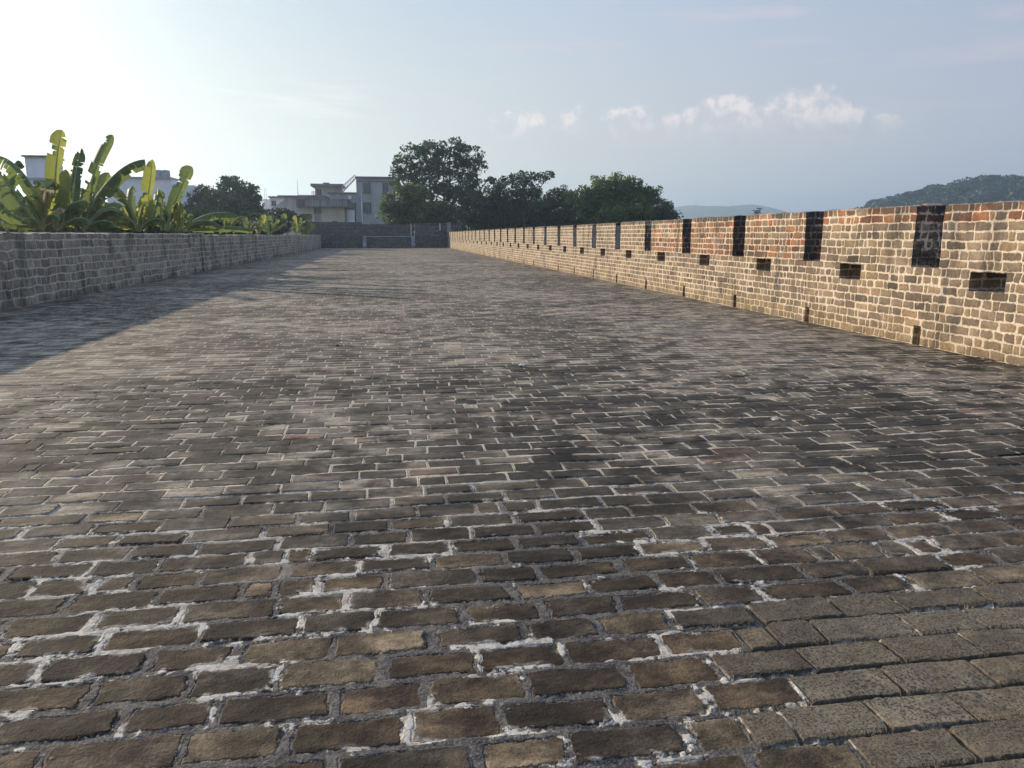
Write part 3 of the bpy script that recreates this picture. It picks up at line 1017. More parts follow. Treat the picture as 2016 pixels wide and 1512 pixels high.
def banana_leaf(parent, Y, base, mid, tip, hw, phi, fold, mat, seed, tear=.6, dy=0.0, sw=1.25):
    """one blade on a curved midrib through base, mid, tip (bearings measured in the photograph, set at depth Y; the tip lies dy deeper).
    hw half width in photo pixels, phi 0 = broad side seen, 90 = blade spread in depth and hanging on both sides of the rib."""
    rng = random.Random(seed)
    A, M, B = at(*base, Y), at(*mid, Y + dy * .5), at(*tip, Y + dy)
    C = M * 2 - (A + B) * .5                      # bezier control so that the curve passes mid
    n = 36
    pts = [A * (1 - t) ** 2 + C * (2 * t * (1 - t)) + B * t ** 2 for t in [i / n for i in range(n + 1)]]
    tans = [(pts[min(i + 1, n)] - pts[max(i - 1, 0)]).normalized() for i in range(n + 1)]
    width = hw * 1.17 * (at(base[0] + 10, base[1], Y) - A).length / 10
    mb = MB()
    rr = .05 * width / .3 + .004
    rib = pts[::3]
    mb.tube([tuple(q) for q in rib], [rr * (1 - .85 * i / (len(rib) - 1)) for i in range(len(rib))], 5, mi=1)
    p0 = int(n * .12)
    cp, sp = math.cos(R(phi)), math.sin(R(phi))
    for s in (-1, 1):
        i = p0
        fo0 = R(fold + rng.uniform(-6, 6))
        ws = sw if s > 0 else 2 - sw
        while i < n:
            small = rng.random() < tear
            step = rng.choice((1, 1, 2, 2, 3)) if small else rng.choice((4, 6, 8))
            j = min(n, i + step)
            dr = fo0 + (R(rng.uniform(-8, 30)) if small else R(rng.uniform(-5, 8)))
            torn = small and rng.random() < .8
            cut = rng.uniform(.55, 1.0) if torn else rng.uniform(.92, 1.0)
            droop = rng.uniform(0, .38) if torn else 0
            rows = []
            for k in range(i, j + 1):
                t = (k - p0) / (n - p0)
                w = width * ws * cut * min(1.0, (max(t, 0) / .22) ** .6) * min(1.0, (max(1 - t, 0) / .16) ** .55 + .10)
                tn = tans[k]
                c0 = tn.cross(VIEW_F).normalized()
                out = (c0 * cp + VIEW_F * sp) * s
                nrm = tn.cross(c0 * cp + VIEW_F * sp).normalized()
                if nrm.z < -.05 or (abs(nrm.z) <= .05 and nrm.dot(VIEW_F) > 0):
                    nrm = -nrm
                frac = (k - i) / max(1, j - i) if j > i else 0
                pinch = (.5 - frac) * .55 * (width / n * 3) if torn else 0
                row = [pts[k]]
                for q_, f_ in ((.35, .7), (.7, 1.0), (1.0, 1.2)):
                    ang = dr * f_
                    row.append(pts[k] + out * (math.cos(ang) * w * q_) - nrm * (math.sin(ang) * w * q_) + tn * (w * q_ * .22 + pinch * q_) - Vector((0, 0, droop * w * q_ * q_)))
                rows.append(row)
            b0 = len(mb.v)
            for row in rows:
                mb.v += [tuple(v) for v in row]
            for k in range(len(rows) - 1):
                for c in range(3):
                    mb.f.append((b0 + 4 * k + c, b0 + 4 * k + c + 1, b0 + 4 * k + c + 5, b0 + 4 * k + c + 4))
                    mb.mi.append(0)
            i = j
    return mb.build('leaf', [mat, M_RIB], parent, smooth=True)


def banana(label, px, Y, leaves, seed, stem_r=.14, top=455, extra=0, reach=60):
    """leaves: (base, mid or None, tip, half width px, phi, fold, yellow 0..2, depth)"""
    rng = random.Random(seed)
    c = at(px, top, Y)
    root = thing('banana_plant', label, 'banana plant', (c.x, c.y, GZ), 'banana plants behind the left parapet')
    st = MB()
    st.tube([(c.x, c.y, GZ - .05), (c.x + .03, c.y, (GZ + c.z) / 2), (c.x, c.y, c.z - .1)], [stem_r * 1.25, stem_r, stem_r * .6], 9)
    st.build('stem', M_STEM, root, smooth=True)
    lv = list(leaves)
    for k in range(extra):
        an = R(rng.uniform(-80, 80))
        ln = reach * rng.uniform(.55, 1.1)
        tip = (px + ln * math.sin(an), top - 6 - ln * math.cos(an) * .9)
        mid = (px + ln * .55 * math.sin(an), top - 6 - ln * .66 * math.cos(an) - ln * .12)
        lv.append(((px, top), mid, tip, reach * rng.uniform(.10, .17), rng.choice((0, 20, 45, 70, 85)), rng.uniform(20, 50), 0 if rng.random() < .72 else rng.choice((1, 1, 2)), rng.uniform(-1.2, 1.5)))
    for k, (ba, mi, ti, hw, phi, fold, yel, dy) in enumerate(lv):
        if mi is None:
            mi = ((ba[0] + ti[0]) / 2 - (ti[1] - ba[1]) * .03, (ba[1] + ti[1]) / 2)
        banana_leaf(root, Y, ba, mi, ti, hw, phi, fold, (M_BAN, M_BAN_Y, M_BAN_DEAD)[yel], seed * 31 + k, dy=dy, tear=.78 if phi > 30 else .58)
    return root


M_BAN_DEAD = leaf_mat('banana_blade_dry', (.30, .24, .15), (.42, .35, .24), .3, (.4, .32, .2), scale=.9)
banana('banana plant at the left edge with long dark leaves slanting up and left', 85, 27.0, [
    ((97, 440), (48, 345), (-6, 306), 17, 70, 40, 0, -.6), ((78, 446), (45, 398), (-4, 338), 24, 40, 25, 0, .4), ((85, 448), (30, 425), (-12, 400), 14, 70, 35, 0, -.5),
    ((70, 440), (48, 410), (20, 372), 9, 10, 25, 1, .3), ((88, 450), (40, 440), (5, 432), 12, 80, 40, 0, .2), ((85, 452), (60, 430), (40, 438), 14, 75, 45, 0, -.9),
    ((60, 448), (30, 412), (4, 398), 12, 20, 25, 0, .8), ((85, 452), (95, 425), (120, 430), 14, 75, 45, 0, -.8)], 1, extra=9, reach=75)
banana('banana plant with a small hooked leaf tip, left of the pale lilac house', 14, 30.0, [
    ((10, 440), (26, 330), (48, 330), 12, 80, 50, 0, .3), ((14, 450), (6, 390), (-10, 350), 15, 30, 30, 0, 0), ((14, 450), (35, 400), (60, 385), 14, 70, 45, 0, .4),
    ((14, 450), (18, 410), (30, 378), 10, 0, 25, 1, .5)], 7, extra=9, reach=85)
banana('tallest banana plant with one upright sunlit yellow leaf', 114, 28.5, [
    ((109, 452), (109, 345), (122, 256), 15, 0, 12, 1, .2), ((127, 445), (137, 372), (152, 298), 17, 25, 35, 0, .5), ((146, 440), (146, 370), (160, 292), 14, 55, 45, 0, .4),
    ((143, 445), (135, 395), (130, 334), 10, 0, 20, 1, -.3), ((120, 450), (128, 412), (124, 370), 13, 5, 20, 1, -.5), ((112, 450), (132, 408), (170, 395), 16, 75, 45, 0, -.6),
    ((112, 452), (88, 428), (72, 440), 15, 75, 40, 0, -.8), ((116, 452), (150, 430), (182, 438), 15, 78, 40, 0, -.7), ((110, 452), (106, 425), (99, 398), 7, 0, 20, 2, -.6),
    ((118, 450), (140, 420), (148, 385), 14, 20, 30, 0, .8)], 2, extra=10, reach=95)
banana('banana plant with a high bent leaf tip, right of the tallest one', 164, 29.0, [
    ((160, 448), (184, 345), (222, 266), 13, 15, 20, 0, .3), ((160, 440), (222, 348), (285, 314), 17, 82, 55, 0, .4), ((172, 448), (188, 395), (214, 340), 14, 10, 25, 0, .8),
    ((160, 450), (176, 410), (182, 360), 14, 40, 35, 0, -.4), ((165, 450), (205, 412), (245, 420), 15, 80, 45, 0, -.5), ((165, 452), (195, 436), (225, 440), 13, 75, 45, 0, -.9),
    ((162, 450), (152, 410), (160, 370), 12, 10, 25, 0, .9), ((170, 450), (192, 420), (200, 385), 11, 0, 25, 1, 1.0)], 3, extra=9, reach=85)
banana('banana plant with a narrow upright yellow leaf, right of the bent leaf', 272, 30.5, [
    ((276, 456), (291, 388), (300, 314), 11, 0, 12, 1, .2), ((284, 456), (294, 420), (290, 382), 11, 0, 20, 1, -.4), ((256, 430), (212, 352), (160, 404), 20, 85, 55, 0, .3),
    ((262, 450), (248, 398), (232, 377), 7, 0, 20, 1, -.3), ((262, 454), (240, 440), (213, 425), 7, 20, 25, 1, -.5), ((272, 452), (258, 402), (262, 366), 12, 20, 30, 0, .7),
    ((272, 452), (300, 420), (312, 372), 12, 30, 30, 0, .5), ((268, 454), (250, 430), (205, 432), 13, 78, 45, 0, -.6), ((275, 454), (300, 432), (328, 436), 12, 78, 45, 0, -.6)], 4, extra=8, reach=66)
banana('banana plant whose dark notched leaf leans right against the dark tree', 330, 33.0, [
    ((326, 454), (350, 385), (377, 328), 12, 8, 18, 0, .2), ((318, 454), (316, 415), (318, 376), 12, 0, 22, 0, -.2), ((346, 452), (350, 425), (341, 404), 7, 0, 20, 1, -.4),
    ((352, 454), (358, 428), (358, 402), 8, 0, 25, 1, -.1), ((366, 454), (374, 438), (374, 420), 9, 0, 20, 0, -.2), ((330, 454), (310, 425), (292, 398), 12, 30, 35, 0, .6),
    ((330, 454), (345, 430), (364, 415), 11, 40, 35, 0, .7)], 5, extra=8, reach=56)
banana('banana plant with long low leaves arching to the right along the parapet top', 352, 37.5, [
    ((352, 458), (410, 422), (468, 424), 13, 85, 58, 0, .6), ((352, 458), (395, 434), (436, 446), 12, 85, 55, 0, .2), ((352, 458), (440, 446), (500, 452), 9, 85, 50, 0, 1.5),
    ((355, 458), (375, 442), (392, 432), 10, 50, 40, 0, .4)], 6, extra=3, reach=34)
for i, (px, Y, lab, lv) in enumerate([
        (446, 45.0, 'young banana plant just right of the low arching leaves', [((446, 460), None, (452, 424), 6, 10, 25, 0, 0), ((446, 460), (466, 430), (484, 428), 7, 70, 45, 0, .3)]),
        (488, 52.0, 'young banana plant with drooping leaves before the rounded tree', [((488, 462), None, (483, 427), 6, 0, 25, 0, 0), ((488, 462), (500, 440), (512, 446), 6, 70, 45, 0, .2),
                                                                                             ((488, 462), (470, 444), (456, 448), 6, 70, 45, 0, .2)]),
        (508, 57.0, 'small banana plant with one pale dry leaf', [((510, 462), None, (521, 422), 5, 10, 20, 1, 0), ((508, 462), None, (503, 438), 5, 0, 20, 2, -.3),
                                                                ((508, 462), (520, 440), (530, 442), 5, 70, 45, 0, .2)]),
        (530, 62.0, 'small banana clump in front of the sloping house wall', [((528, 462), None, (532, 424), 6, 0, 25, 0, 0), ((528, 462), None, (549, 432), 5, 10, 25, 1, .2),
                                                                            ((530, 463), (552, 444), (566, 440), 4, 80, 40, 0, 0), ((530, 462), None, (520, 434), 5, 10, 25, 0, .2)]),
        (566, 69.0, 'small upright banana plant left of the cream house', [((567, 462), None, (559, 420), 6, 5, 25, 0, 0), ((567, 462), None, (572, 438), 4, 0, 25, 0, .3),
                                                                         ((566, 462), None, (546, 440), 5, 40, 35, 0, .3)]),
        (584, 76.0, 'small banana plant with straight upright leaves before the cream house', [((582, 464), None, (581, 424), 4, 0, 15, 1, 0), ((588, 464), None, (593, 428), 3.5, 0, 20, 0, .2),
                                                                                            ((584, 464), (575, 448), (566, 446), 4, 60, 40, 0, .1)]),
        (600, 84.0, 'rightmost small banana plant with one bright yellow leaf', [((598, 464), None, (613, 422), 4.5, 20, 25, 0, .2), ((588, 465), (606, 454), (620, 444), 6.5, 5, 15, 1, -.2),
                                                                              ((594, 465), (610, 450), (617, 447), 3, 60, 40, 0, .1)])]):
    banana(lab, px, Y, lv, 40 + i, .1, top=462, extra=5, reach=30)
for i, (px, Y, w_, hh, lab) in enumerate([(20, 33, 60, 34, 'dense green undergrowth bush at the far left behind the parapet'),
                                          (150, 35, 80, 38, 'dense undergrowth bush below the tallest banana leaves'),
                                          (285, 37, 70, 34, 'undergrowth bush behind the narrow yellow banana leaf'),
                                          (400, 47, 60, 15, 'low bush behind the arching banana leaves'),
                                          (510, 66, 60, 14, 'low bush behind the small banana plants')]):
    base = at(px, 455, Y)
    tree('bush', lab, (base.x, base.y, GZ), px_lobes(Y, [(px - w_ * .5, 450, w_ * .6, hh * .9), (px + w_ * .4, 446, w_ * .55, hh), (px, 438, w_ * .5, hh), (px, 470, w_, 30)]),
         130, 30, .55, .5, M_LEAF_DRK if i >= 3 else M_LEAF_GRN, 90 + i, .08, hollow=.2, cat='bush')


# ------------------------------------------------------------------ houses
def house_box(mb, Y, px0, px1, py_top, depth, z0=GZ, slope=0):
    a, b = at(px0, py_top, Y), at(px1, py_top, Y)
    mb.box(a.x, b.x, Y, Y + depth, z0, a.z)


def window(parent, Y, px0, px1, py0, py1, bars=4, mat=None):
    a, b = at(px0, py1, Y), at(px1, py0, Y)
    f = MB()
    t = .09
    f.box(a.x - t, b.x + t, Y - .05, Y - .003, b.z, b.z + t)
    f.box(a.x - t * 2, b.x + t * 2, Y - .14, Y - .003, a.z - t, a.z)
    f.box(a.x - t, a.x, Y - .05, Y - .003, a.z + .002, b.z - .002)
    f.box(b.x, b.x + t, Y - .05, Y - .003, a.z + .002, b.z - .002)
    fo = f.build('window', M_CONC_D, parent)
    g_ = MB()
    g_.box(a.x + .002, b.x - .002, Y - .02, Y - .004, a.z + .002, b.z - .002)
    g_.build('pane', M_GLASS, fo if False else parent) if False else None
    pane = g_.build('pane', M_GLASS, None)
    pane.parent = fo
    pane.data.transform(__import__('mathutils').Matrix.Translation(-Vector(parent.location)))
    if bars:
        q = MB()
        for k in range(bars):
            x_ = a.x + (b.x - a.x) * (k + 1) / (bars + 1)
            q.box(x_ - .025, x_ + .025, Y - .045, Y - .022, a.z + .003, b.z - .003)
        bo = q.build('window_grille', M_BARS, None)
        bo.parent = fo
        bo.data.transform(__import__('mathutils').Matrix.Translation(-Vector(parent.location)))


def box_part(parent, name, mat, *boxes):
    mb = MB()
    for bx in boxes:
        mb.box(*bx)
    return mb.build(name, mat, parent)


# tall grey house, three storeys, beside the trees
Y = 128.0
c = at(740, 440, Y)
hA = thing('concrete_house', 'tall grey three storey house beside the tallest tree', 'house', (c.x, Y, GZ))
a, b = at(701, 357, Y), at(776, 357, Y)
mb = MB()
mb.box(a.x, b.x, Y, Y + 9, GZ, a.z)
mb.build('wall', M_CONC, hA)
a2 = at(648, 379, Y)
box_part(hA, 'side_wing', M_CONC, (a2.x, a.x - .003, Y + .02, Y + 8, GZ, a2.z - .15))
box_part(hA, 'wing_roof_slab', M_CONC_D, (a2.x - .25, a.x - .004, Y - .2, Y + 8.2, a2.z - .148, a2.z + .06))
t = at(699, 348, Y)
box_part(hA, 'parapet', M_CONC, (a.x + .02, b.x - .02, Y + .02, Y + 9, a.z + .002, t.z - .16))
box_part(hA, 'roof_slab', M_CONC_D, (t.x, b.x + .35, Y - .3, Y + 9.3, t.z - .158, t.z + .05))
box_part(hA, 'floor_band', M_CONC_D, (a.x + .01, b.x - .01, Y - .06, Y - .002, a.z - .06, a.z + .1))
window(hA, Y, 716, 728.5, 361, 380)
window(hA, Y, 754.5, 763, 361, 380, 3)
window(hA, Y, 716.5, 730, 399.5, 418.5)
window(hA, Y + .02, 687.5, 700, 399.5, 418.5)
window(hA, Y + .02, 688, 700, 422, 436)
q = MB()
x_ = at(712, 400, Y).x
q.tube([(x_, Y - .1, GZ), (x_, Y - .1, at(712, 380, Y).z)], [.07, .07], 8)
q.build('drainpipe', M_WHITE, hA, smooth=True)
q = MB()
dc = at(689, 387.5, Y)
for k in range(3):
    pass
ring = [(dc.x + .32 * math.cos(R(30 * i)), Y - .35 + .0, dc.z + .32 * math.sin(R(30 * i))) for i in range(12)]
inner = [(dc.x + .18 * math.cos(R(30 * i)), Y - .25, dc.z + .18 * math.sin(R(30 * i))) for i in range(12)]
for i in range(12):
    j = (i + 1) % 12
    q.face([ring[i], ring[j], inner[j], inner[i]])
    q.face([inner[i], inner[j], (dc.x, Y - .21, dc.z)])
q.tube([(dc.x, Y - .2, dc.z), (dc.x, Y + .03, dc.z - .1)], [.04, .04], 6)
q.build('satellite_dish', M_WHITE, hA)
box_part(hA, 'air_conditioner', M_METAL, (at(707, 387, Y).x, at(710.5, 387, Y).x, Y - .4, Y - .004, at(707, 389, Y).z, at(707, 385.5, Y).z))
# steel stair up to its roof
q = MB()
s0, s1 = at(675, 377.5, Y + 2), at(699.2, 352, Y + 2)
for off in (-.4, .4):
    q.tube([(s0.x, Y + 2 + off, s0.z), (s1.x, Y + 2 + off, s1.z)], [.07, .07], 5)
    q.tube([(s0.x, Y + 2 + off, s0.z + .9), (s1.x, Y + 2 + off, s1.z + .6)], [.04, .04], 5)
    for k in range(9):
        f = k / 8
        x_, z_ = s0.x + (s1.x - s0.x) * f, s0.z + (s1.z - s0.z) * f
        q.tube([(x_, Y + 2 + off, z_), (x_, Y + 2 + off, z_ + .9 - .3 * f)], [.03, .03], 4)
for k in range(9):
    f = (k + .5) / 9
    x_, z_ = s0.x + (s1.x - s0.x) * f, s0.z + (s1.z - s0.z) * f
    q.box(x_ - .13, x_ + .13, Y + 1.62, Y + 2.38, z_ - .02, z_ + .03)
q.build('roof_stair', M_METAL, hA)

# house with a roof room and tank behind
Y = 134.0
c = at(640, 440, Y)
hB = thing('concrete_house', 'grey house with a roof room and small tank between the tall house and cream house', 'house', (c.x, Y, GZ))
a, b = at(620, 367, Y), at(672, 367, Y)
zb_ = at(620, 384, Y).z
box_part(hB, 'roof_room', M_CONC, (a.x, b.x, Y, Y + 6, zb_ + .002, a.z))
t = at(612, 363.5, Y)
box_part(hB, 'roof_slab', M_CONC_D, (t.x, at(676, 364, Y).x, Y - .9, Y + 6.5, a.z + .002, t.z + .12))
box_part(hB, 'wall', M_CONC, (at(586, 386, Y).x, at(698, 386, Y).x, Y - .02, Y + 9, GZ, zb_))
window(hB, Y, 624.5, 632, 373, 384, 2)
tk = at(641.5, 363, Y)
box_part(hB, 'water_tank', M_CONC_D, (tk.x - .5, tk.x + .5, Y + .5, Y + 1.6, t.z + .122, at(641, 359, Y).z))
q = MB()
l0, l1 = at(613.5, 384, Y), at(620, 377, Y)
for k in range(4):
    z_ = l0.z + (l1.z - l0.z) * k / 3 + .02
    q.tube([(l0.x, Y + .3, z_), (l1.x, Y + .3, z_)], [.035, .035], 4)
for k in range(3):
    x_ = l0.x + (l1.x - l0.x) * k / 2
    q.tube([(x_, Y + .3, l0.z), (x_, Y + .3, l1.z + .05)], [.035, .035], 4)
q.build('railing', M_METAL, hB)

# low wide house with a sloping gable line
Y = 122.0
c = at(575, 440, Y)
hC = thing('concrete_house', 'low wide grey house with flat roof edge and sloping side wall', 'house', (c.x, Y, GZ))
pts = [(at(529, 415, Y).x, GZ), (at(529, 414, Y).x, at(529, 414, Y).z), (at(568, 388, Y).x, at(568, 388, Y).z), (at(640, 388, Y).x, at(640, 388, Y).z), (at(640, 388, Y).x, GZ)]
mb = MB()
mb.prism(pts, Y, Y + 8)
mb.build('wall', M_CONC, hC)
t = at(547, 385.5, Y)
box_part(hC, 'roof_slab', M_CONC_D, (t.x, at(642, 386, Y).x, Y - .5, Y + 8.4, at(568, 388, Y).z + .003, t.z + .06))
q = MB()
x_ = at(585, 380, Y).x
q.tube([(x_, Y + 1, t.z), (x_, Y + 1, at(585, 351, Y).z)], [.05, .025], 6)
q.build('antenna', M_METAL, hC)

# pale block behind it
Y = 150.0
c = at(545, 440, Y)
hD = thing('pale_house', 'small pale house peeking out left of the sloping wall', 'house', (c.x, Y, GZ))
a, b = at(531, 389, Y), at(566, 389, Y)
box_part(hD, 'wall', M_PALE, (a.x, b.x, Y, Y + 7, GZ, a.z))
box_part(hD, 'roof_slab', M_CONC_D, (at(528.5, 387, Y).x, at(568, 387, Y).x, Y - .6, Y + 7.4, a.z + .002, at(529, 386.5, Y).z))
window(hD, Y, 535.5, 542.5, 396, 404.5, 2)
q = MB()
for px in (519.5, 522.8):
    x_ = at(px, 390, Y).x
    q.tube([(x_, Y + 1, GZ), (x_, Y + 1, at(px, 369, Y).z)], [.05, .03], 5)
q.build('antenna', M_METAL, hD)
a, b = at(518, 392, Y + 3), at(531, 392, Y + 3)
box_part(hD, 'lean_to', M_PALE, (a.x, b.x, Y + 3, Y + 8, GZ, a.z))

# cream house with balustraded terrace
Y = 108.0
c = at(632, 440, Y)
hE = thing('cream_house', 'cream walled house with dark balustraded roof terrace behind the end wall', 'house', (c.x, Y, GZ))
a, b = at(586, 407.5, Y), at(678, 407.5, Y)
box_part(hE, 'wall', M_CREAM, (a.x, b.x, Y, Y + 8, GZ, a.z))
t0, t1 = at(583, 407, Y - .8), at(687, 393, Y - .8)
box_part(hE, 'terrace_slab', M_CONC_D, (t0.x, t1.x, Y - .8, Y + 8, t0.z - .02, t0.z + .16))
q = MB()
zr = t1.z
q.box(t0.x, t1.x, Y - .8, Y - .62, zr - .12, zr + .03)
for (xa, xb) in ((t0.x, at(600, 400, Y - .8).x), (at(629.5, 400, Y - .8).x, at(633, 400, Y - .8).x), (at(643, 400, Y - .8).x, at(648, 400, Y - .8).x), (t1.x - .3, t1.x)):
    q.box(xa + .003, xb - .003, Y - .79, Y - .63, t0.z + .162, zr - .122)
q.box(t1.x - .16, t1.x - .004, Y - .61, Y + 8, zr - .12, zr + .02)
xx = at(600.5, 400, Y - .8).x
xend = t1.x - .3
while xx < xend:
    q.box(xx, xx + .09, Y - .76, Y - .66, t0.z + .165, zr - .125)
    xx += .2
q.build('balustrade', M_CONC_D, hE)
yy = MB()
kk = Y - .4
while kk < Y + 7.8:
    yy.box(t1.x - .13, t1.x - .03, kk, kk + .09, t0.z + .165, zr - .125)
    kk += .22
yy.build('side_balustrade', M_CONC_D, hE)
window(hE, Y, 619.5, 631, 411, 418, 3)
d0, d1 = at(619.5, 437, Y), at(631, 419.5, Y)
box_part(hE, 'door', plain('faded_door', (.25, .24, .22), (.34, .32, .29), 1.2, streak=True), (d0.x, d1.x, Y - .03, Y - .003, GZ + .3, d1.z))
d0, d1 = at(592, 437, Y), at(613, 421, Y)
box_part(hE, 'shopfront_opening', M_GLASS, (d0.x, d1.x, Y - .025, Y - .003, GZ + .3, d1.z))
box_part(hE, 'corner_pillar', M_CONC_D, (b.x + .003, b.x + .22, Y - .02, Y + .35, GZ, t0.z - .022))
box_part(hE, 'side_annex', M_PALE, (b.x + .4, b.x + 1.1, Y + .5, Y + 5, GZ, at(680, 413, Y).z))

# houses behind the banana plants
Y = 70.0
c = at(70, 440, Y)
hF = thing('pale_house', 'tall pale lilac house behind the tallest banana leaves', 'house', (c.x, Y, GZ))
a, b = at(48, 309, Y), at(92, 309, Y)
box_part(hF, 'wall', M_PALE, (a.x, b.x, Y, Y + 3, GZ, a.z))
box_part(hF, 'roof_slab', M_CONC_D, (a.x - .15, b.x + .15, Y - .2, Y + 3.2, a.z + .002, at(47, 305.5, Y).z))
zf = at(47, 352, Y).z
box_part(hF, 'floor_band', M_CONC, (a.x - .05, b.x + .05, Y - .08, Y - .002, zf - .1, zf + .1))
Y = 96.0
c = at(310, 440, Y)
hG = thing('pale_house', 'long pale house with roof tanks behind the narrow yellow banana leaf', 'house', (c.x, Y, GZ))
a, b = at(207, 351, Y), at(336, 351, Y)
box_part(hG, 'wall', M_PALE, (a.x, b.x, Y, Y + 3, GZ, a.z))
box_part(hG, 'roof_slab', M_CONC, (a.x - .1, b.x + .1, Y - .2, Y + 3.2, a.z + .002, a.z + .2))
for px in (313, 326):
    q = MB()
    tc = at(px, 345, Y + 1)
    z0_ = a.z + .202
    q.tube([(tc.x, Y + 1, z0_), (tc.x, Y + 1, z0_ + .75), (tc.x, Y + 1, z0_ + .82), (tc.x, Y + 1, z0_ + .88)], [.5, .5, .42, .16], 12)
    q.build('water_tank', M_METAL, hG)
a2, b2 = at(344.3, 364, Y), at(380, 364, Y)
box_part(hG, 'side_wing', M_PALE, (b.x + .12, b2.x, Y + .3, Y + 3, GZ, a2.z))

# ------------------------------------------------------------------ hills on the right
rngh = np.random.default_rng(5)


def hill_mesh(name, Y, prof, depth, mat, rough):
    """prof: (px, py) skyline points; a ridge with real depth whose crest follows them"""
    pr = [at(px, py, Y) for px, py in prof]
    xs = np.array([p.x for p in pr])
    zs = np.array([p.z for p in pr])
    X = np.linspace(xs[0], xs[-1], 120)
    Z = np.interp(X, xs, zs)
    ker = np.ones(5) / 5
    Z = np.convolve(np.pad(Z, 2, mode='edge'), ker, mode='valid')
    T = np.linspace(-1, 1, 41)
    V = []
    for t in T:
        for x, z in zip(X, Z):
            prof_t = math.cos(t * math.pi / 2) ** 1.3
            nz = mnoise.noise(Vector((x * .012 * 600 / Y, t * 3, 2.0))) * rough * (1 - abs(t)) * (1 if abs(t) > .08 else .2)
            V.append((x, Y + t * depth, GZ - .5 + (z - GZ + .5) * prof_t + nz))
    nx_ = len(X)
    idx = np.arange(len(V)).reshape(len(T), nx_)
    Fq = np.stack([idx[:-1, :-1].ravel(), idx[:-1, 1:].ravel(), idx[1:, 1:].ravel(), idx[1:, :-1].ravel()], 1)
    return kind(np_mesh(name, np.array(V), Fq, mat, smooth=True)), X, Z


YH = 560.0
prof = [(1670, 452), (1715, 424), (1750, 409), (1790, 401), (1830, 390), (1870, 379), (1905, 371), (1940, 365), (1975, 366), (2010, 373), (2060, 384), (2150, 398), (2300, 430), (2420, 450)]
hill, HX, HZ = hill_mesh('wooded_hill', YH, prof, 170, M_HILL, 5)


def hill_z(x, y):
    t = (y - YH) / 170
    return GZ - .5 + (np.interp(x, HX, HZ) - GZ + .5) * max(0.0, math.cos(t * math.pi / 2)) ** 1.3


Cs = []
n_cl = 1700
for i in range(n_cl):
    x = rngh.uniform(HX[0] + 10, HX[-1] - 10)
    y = YH + rngh.uniform(-150, 25)
    z = hill_z(x, y)
    if z < 3:
        continue
    rad = rngh.uniform(2.5, 6.5)
    m_ = int(15 * rad)
    off = rngh.normal(size=(m_, 3))
    off /= np.linalg.norm(off, axis=1)[:, None]
    off[:, 2] = np.abs(off[:, 2]) * 1.1 - .1
    Cs.append(np.array([x, y, z + rad * .35]) + off * rad)
V, Fq = leaf_quads(np.concatenate(Cs), 1.9, rngh, aspect=.7)
wood = np_mesh('hill_woods', V, Fq, leaf_mat('hill_leaf', (.014, .034, .020), (.055, .085, .036), .2, scale=.11))
kind(wood, 'stuff')
for i, (px, py, w_, hh, lab) in enumerate([(1785, 388, 11, 9, 'lowest of the round trees standing out on the hill slope skyline'),
                                          (1808, 383, 9, 8, 'second lone round tree up the hill slope skyline'),
                                          (1835, 374, 16, 8, 'broad tree clump halfway up the hill skyline'),
                                          (1953, 352, 9, 6, 'tree on the very top of the wooded hill'),
                                          (1979, 358, 5, 4, 'slim umbrella shaped tree right of the hill top')]):
    p = at(px, py, YH - 4)
    tree('broadleaf_tree', lab, (p.x, YH - 4, hill_z(p.x, YH - 4) - .5), px_lobes(YH - 4, [(px, py, w_, hh), (px + w_ * .4, py + hh * .5, w_ * .7, hh * .6)]),
         60, 26, 1.0, 1.1, M_LEAF_DRK, 200 + i, .3, group='trees on the hill skyline', hollow=.4)
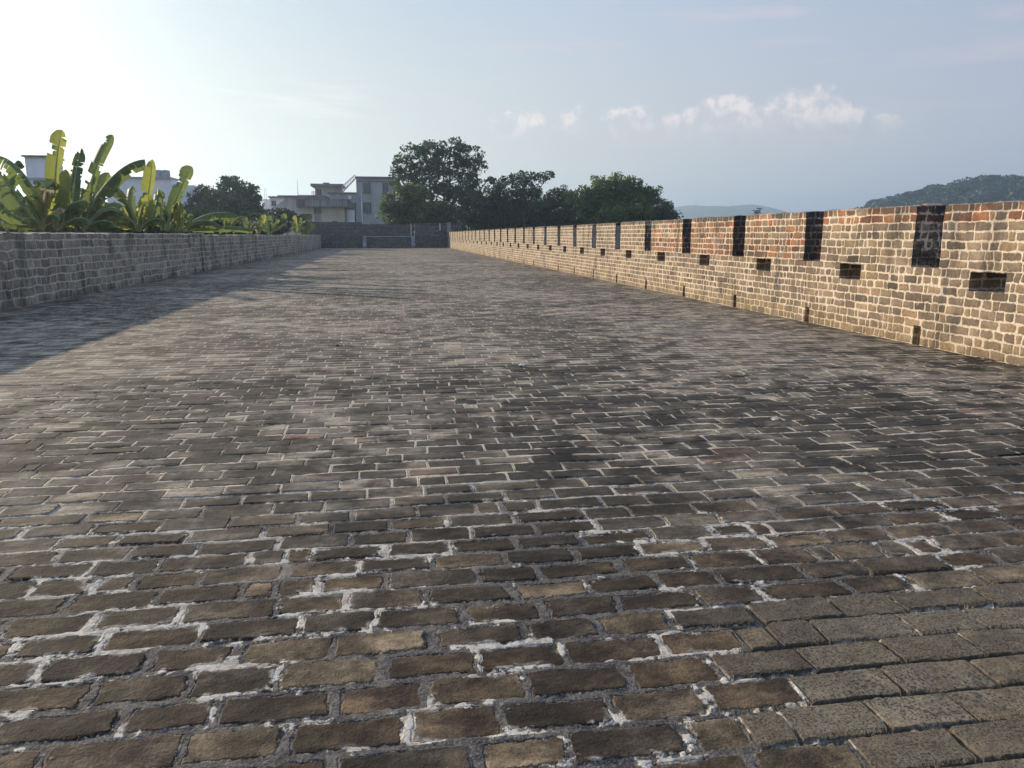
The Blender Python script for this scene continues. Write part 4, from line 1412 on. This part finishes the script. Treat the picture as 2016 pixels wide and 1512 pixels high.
# cottage on the hill foot
p = at(1845, 404, 400)
hh_ = thing('hill_cottage', 'small red roofed house below the wooded hill, showing over the battlement', 'house', (p.x, 400, GZ))
w_ = (at(1860, 404, 400).x - at(1830, 404, 400).x) / 2
zt = at(1845, 403, 400).z
box_part(hh_, 'wall', M_CONC, (p.x - w_, p.x + w_, 400, 408, GZ, zt - .6))
mb = MB()
mb.v += [(p.x - w_ - .4, 399.4, zt - .598), (p.x + w_ + .4, 399.4, zt - .598), (p.x + w_ + .4, 408.6, zt - .598), (p.x - w_ - .4, 408.6, zt - .598), (p.x - w_, 404, zt + .9), (p.x + w_, 404, zt + .9)]
mb.f += [(0, 1, 5, 4), (2, 3, 4, 5), (1, 2, 5), (3, 0, 4), (3, 2, 1, 0)]
mb.mi += [0] * 5
mb.build('roof', M_REDROOF, hh_)

YF = 2300.0
prof = [(1270, 436), (1310, 418), (1335, 407), (1352, 404), (1368, 404.5), (1385, 407), (1400, 405), (1420, 408), (1440, 407.5), (1455, 404.5), (1468, 403), (1482, 407), (1500, 413), (1530, 421), (1580, 430), (1640, 438), (1720, 445)]
hill_mesh('far_hills', YF, prof, 500, M_FARHILL, 8)
for i, (px, py0, py1, lab) in enumerate([(1370, 406, 394, 'thin mast on the left hump of the far blue ridge'), (1435.5, 409, 397, 'shorter mast of the pair in the dip of the far ridge'),
                                         (1441, 409, 392, 'taller mast of the pair in the dip of the far ridge')]):
    a, b = at(px, py0 + 3, YF), at(px, py1, YF)
    t = thing('radio_mast', lab, 'mast', (a.x, YF, a.z), 'masts on the far ridge')
    q = MB()
    hgt = b.z - a.z
    for k in range(3):
        an = 2 * math.pi * k / 3
        q.tube([(a.x + 1.6 * math.cos(an), YF + 1.6 * math.sin(an), a.z), (a.x + .3 * math.cos(an), YF + .3 * math.sin(an), b.z)], [.35, .25], 4)
    for k in range(8):
        z_ = a.z + hgt * (k + .5) / 8
        rr = 1.6 - 1.3 * (k + .5) / 8
        q.tube([(a.x + rr * math.cos(2 * math.pi * s / 3), YF + rr * math.sin(2 * math.pi * s / 3), z_) for s in (0, 1, 2, 3)], [.15] * 4, 4)
    q.build('lattice', M_METAL, t)

# ------------------------------------------------------------------ summer haze
hm = bpy.data.materials.new('haze_air')
hm.use_nodes = True
hb = NB(hm.node_tree)
pv = hb.n('ShaderNodeVolumePrincipled')
pv.inputs['Color'].default_value = (.60, .80, 1.0, 1)
pv.inputs['Density'].default_value = 0.00050
pv.inputs['Anisotropy'].default_value = 0.55
ho = hb.n('ShaderNodeOutputMaterial')
hb.put(ho.inputs['Volume'], pv.outputs[0])
mb = MB()
mb.box(-ext - 20, ext + 20, -420, ext + 20, GZ - 1.2, 135)
kind(mb.build('haze', hm), 'stuff')
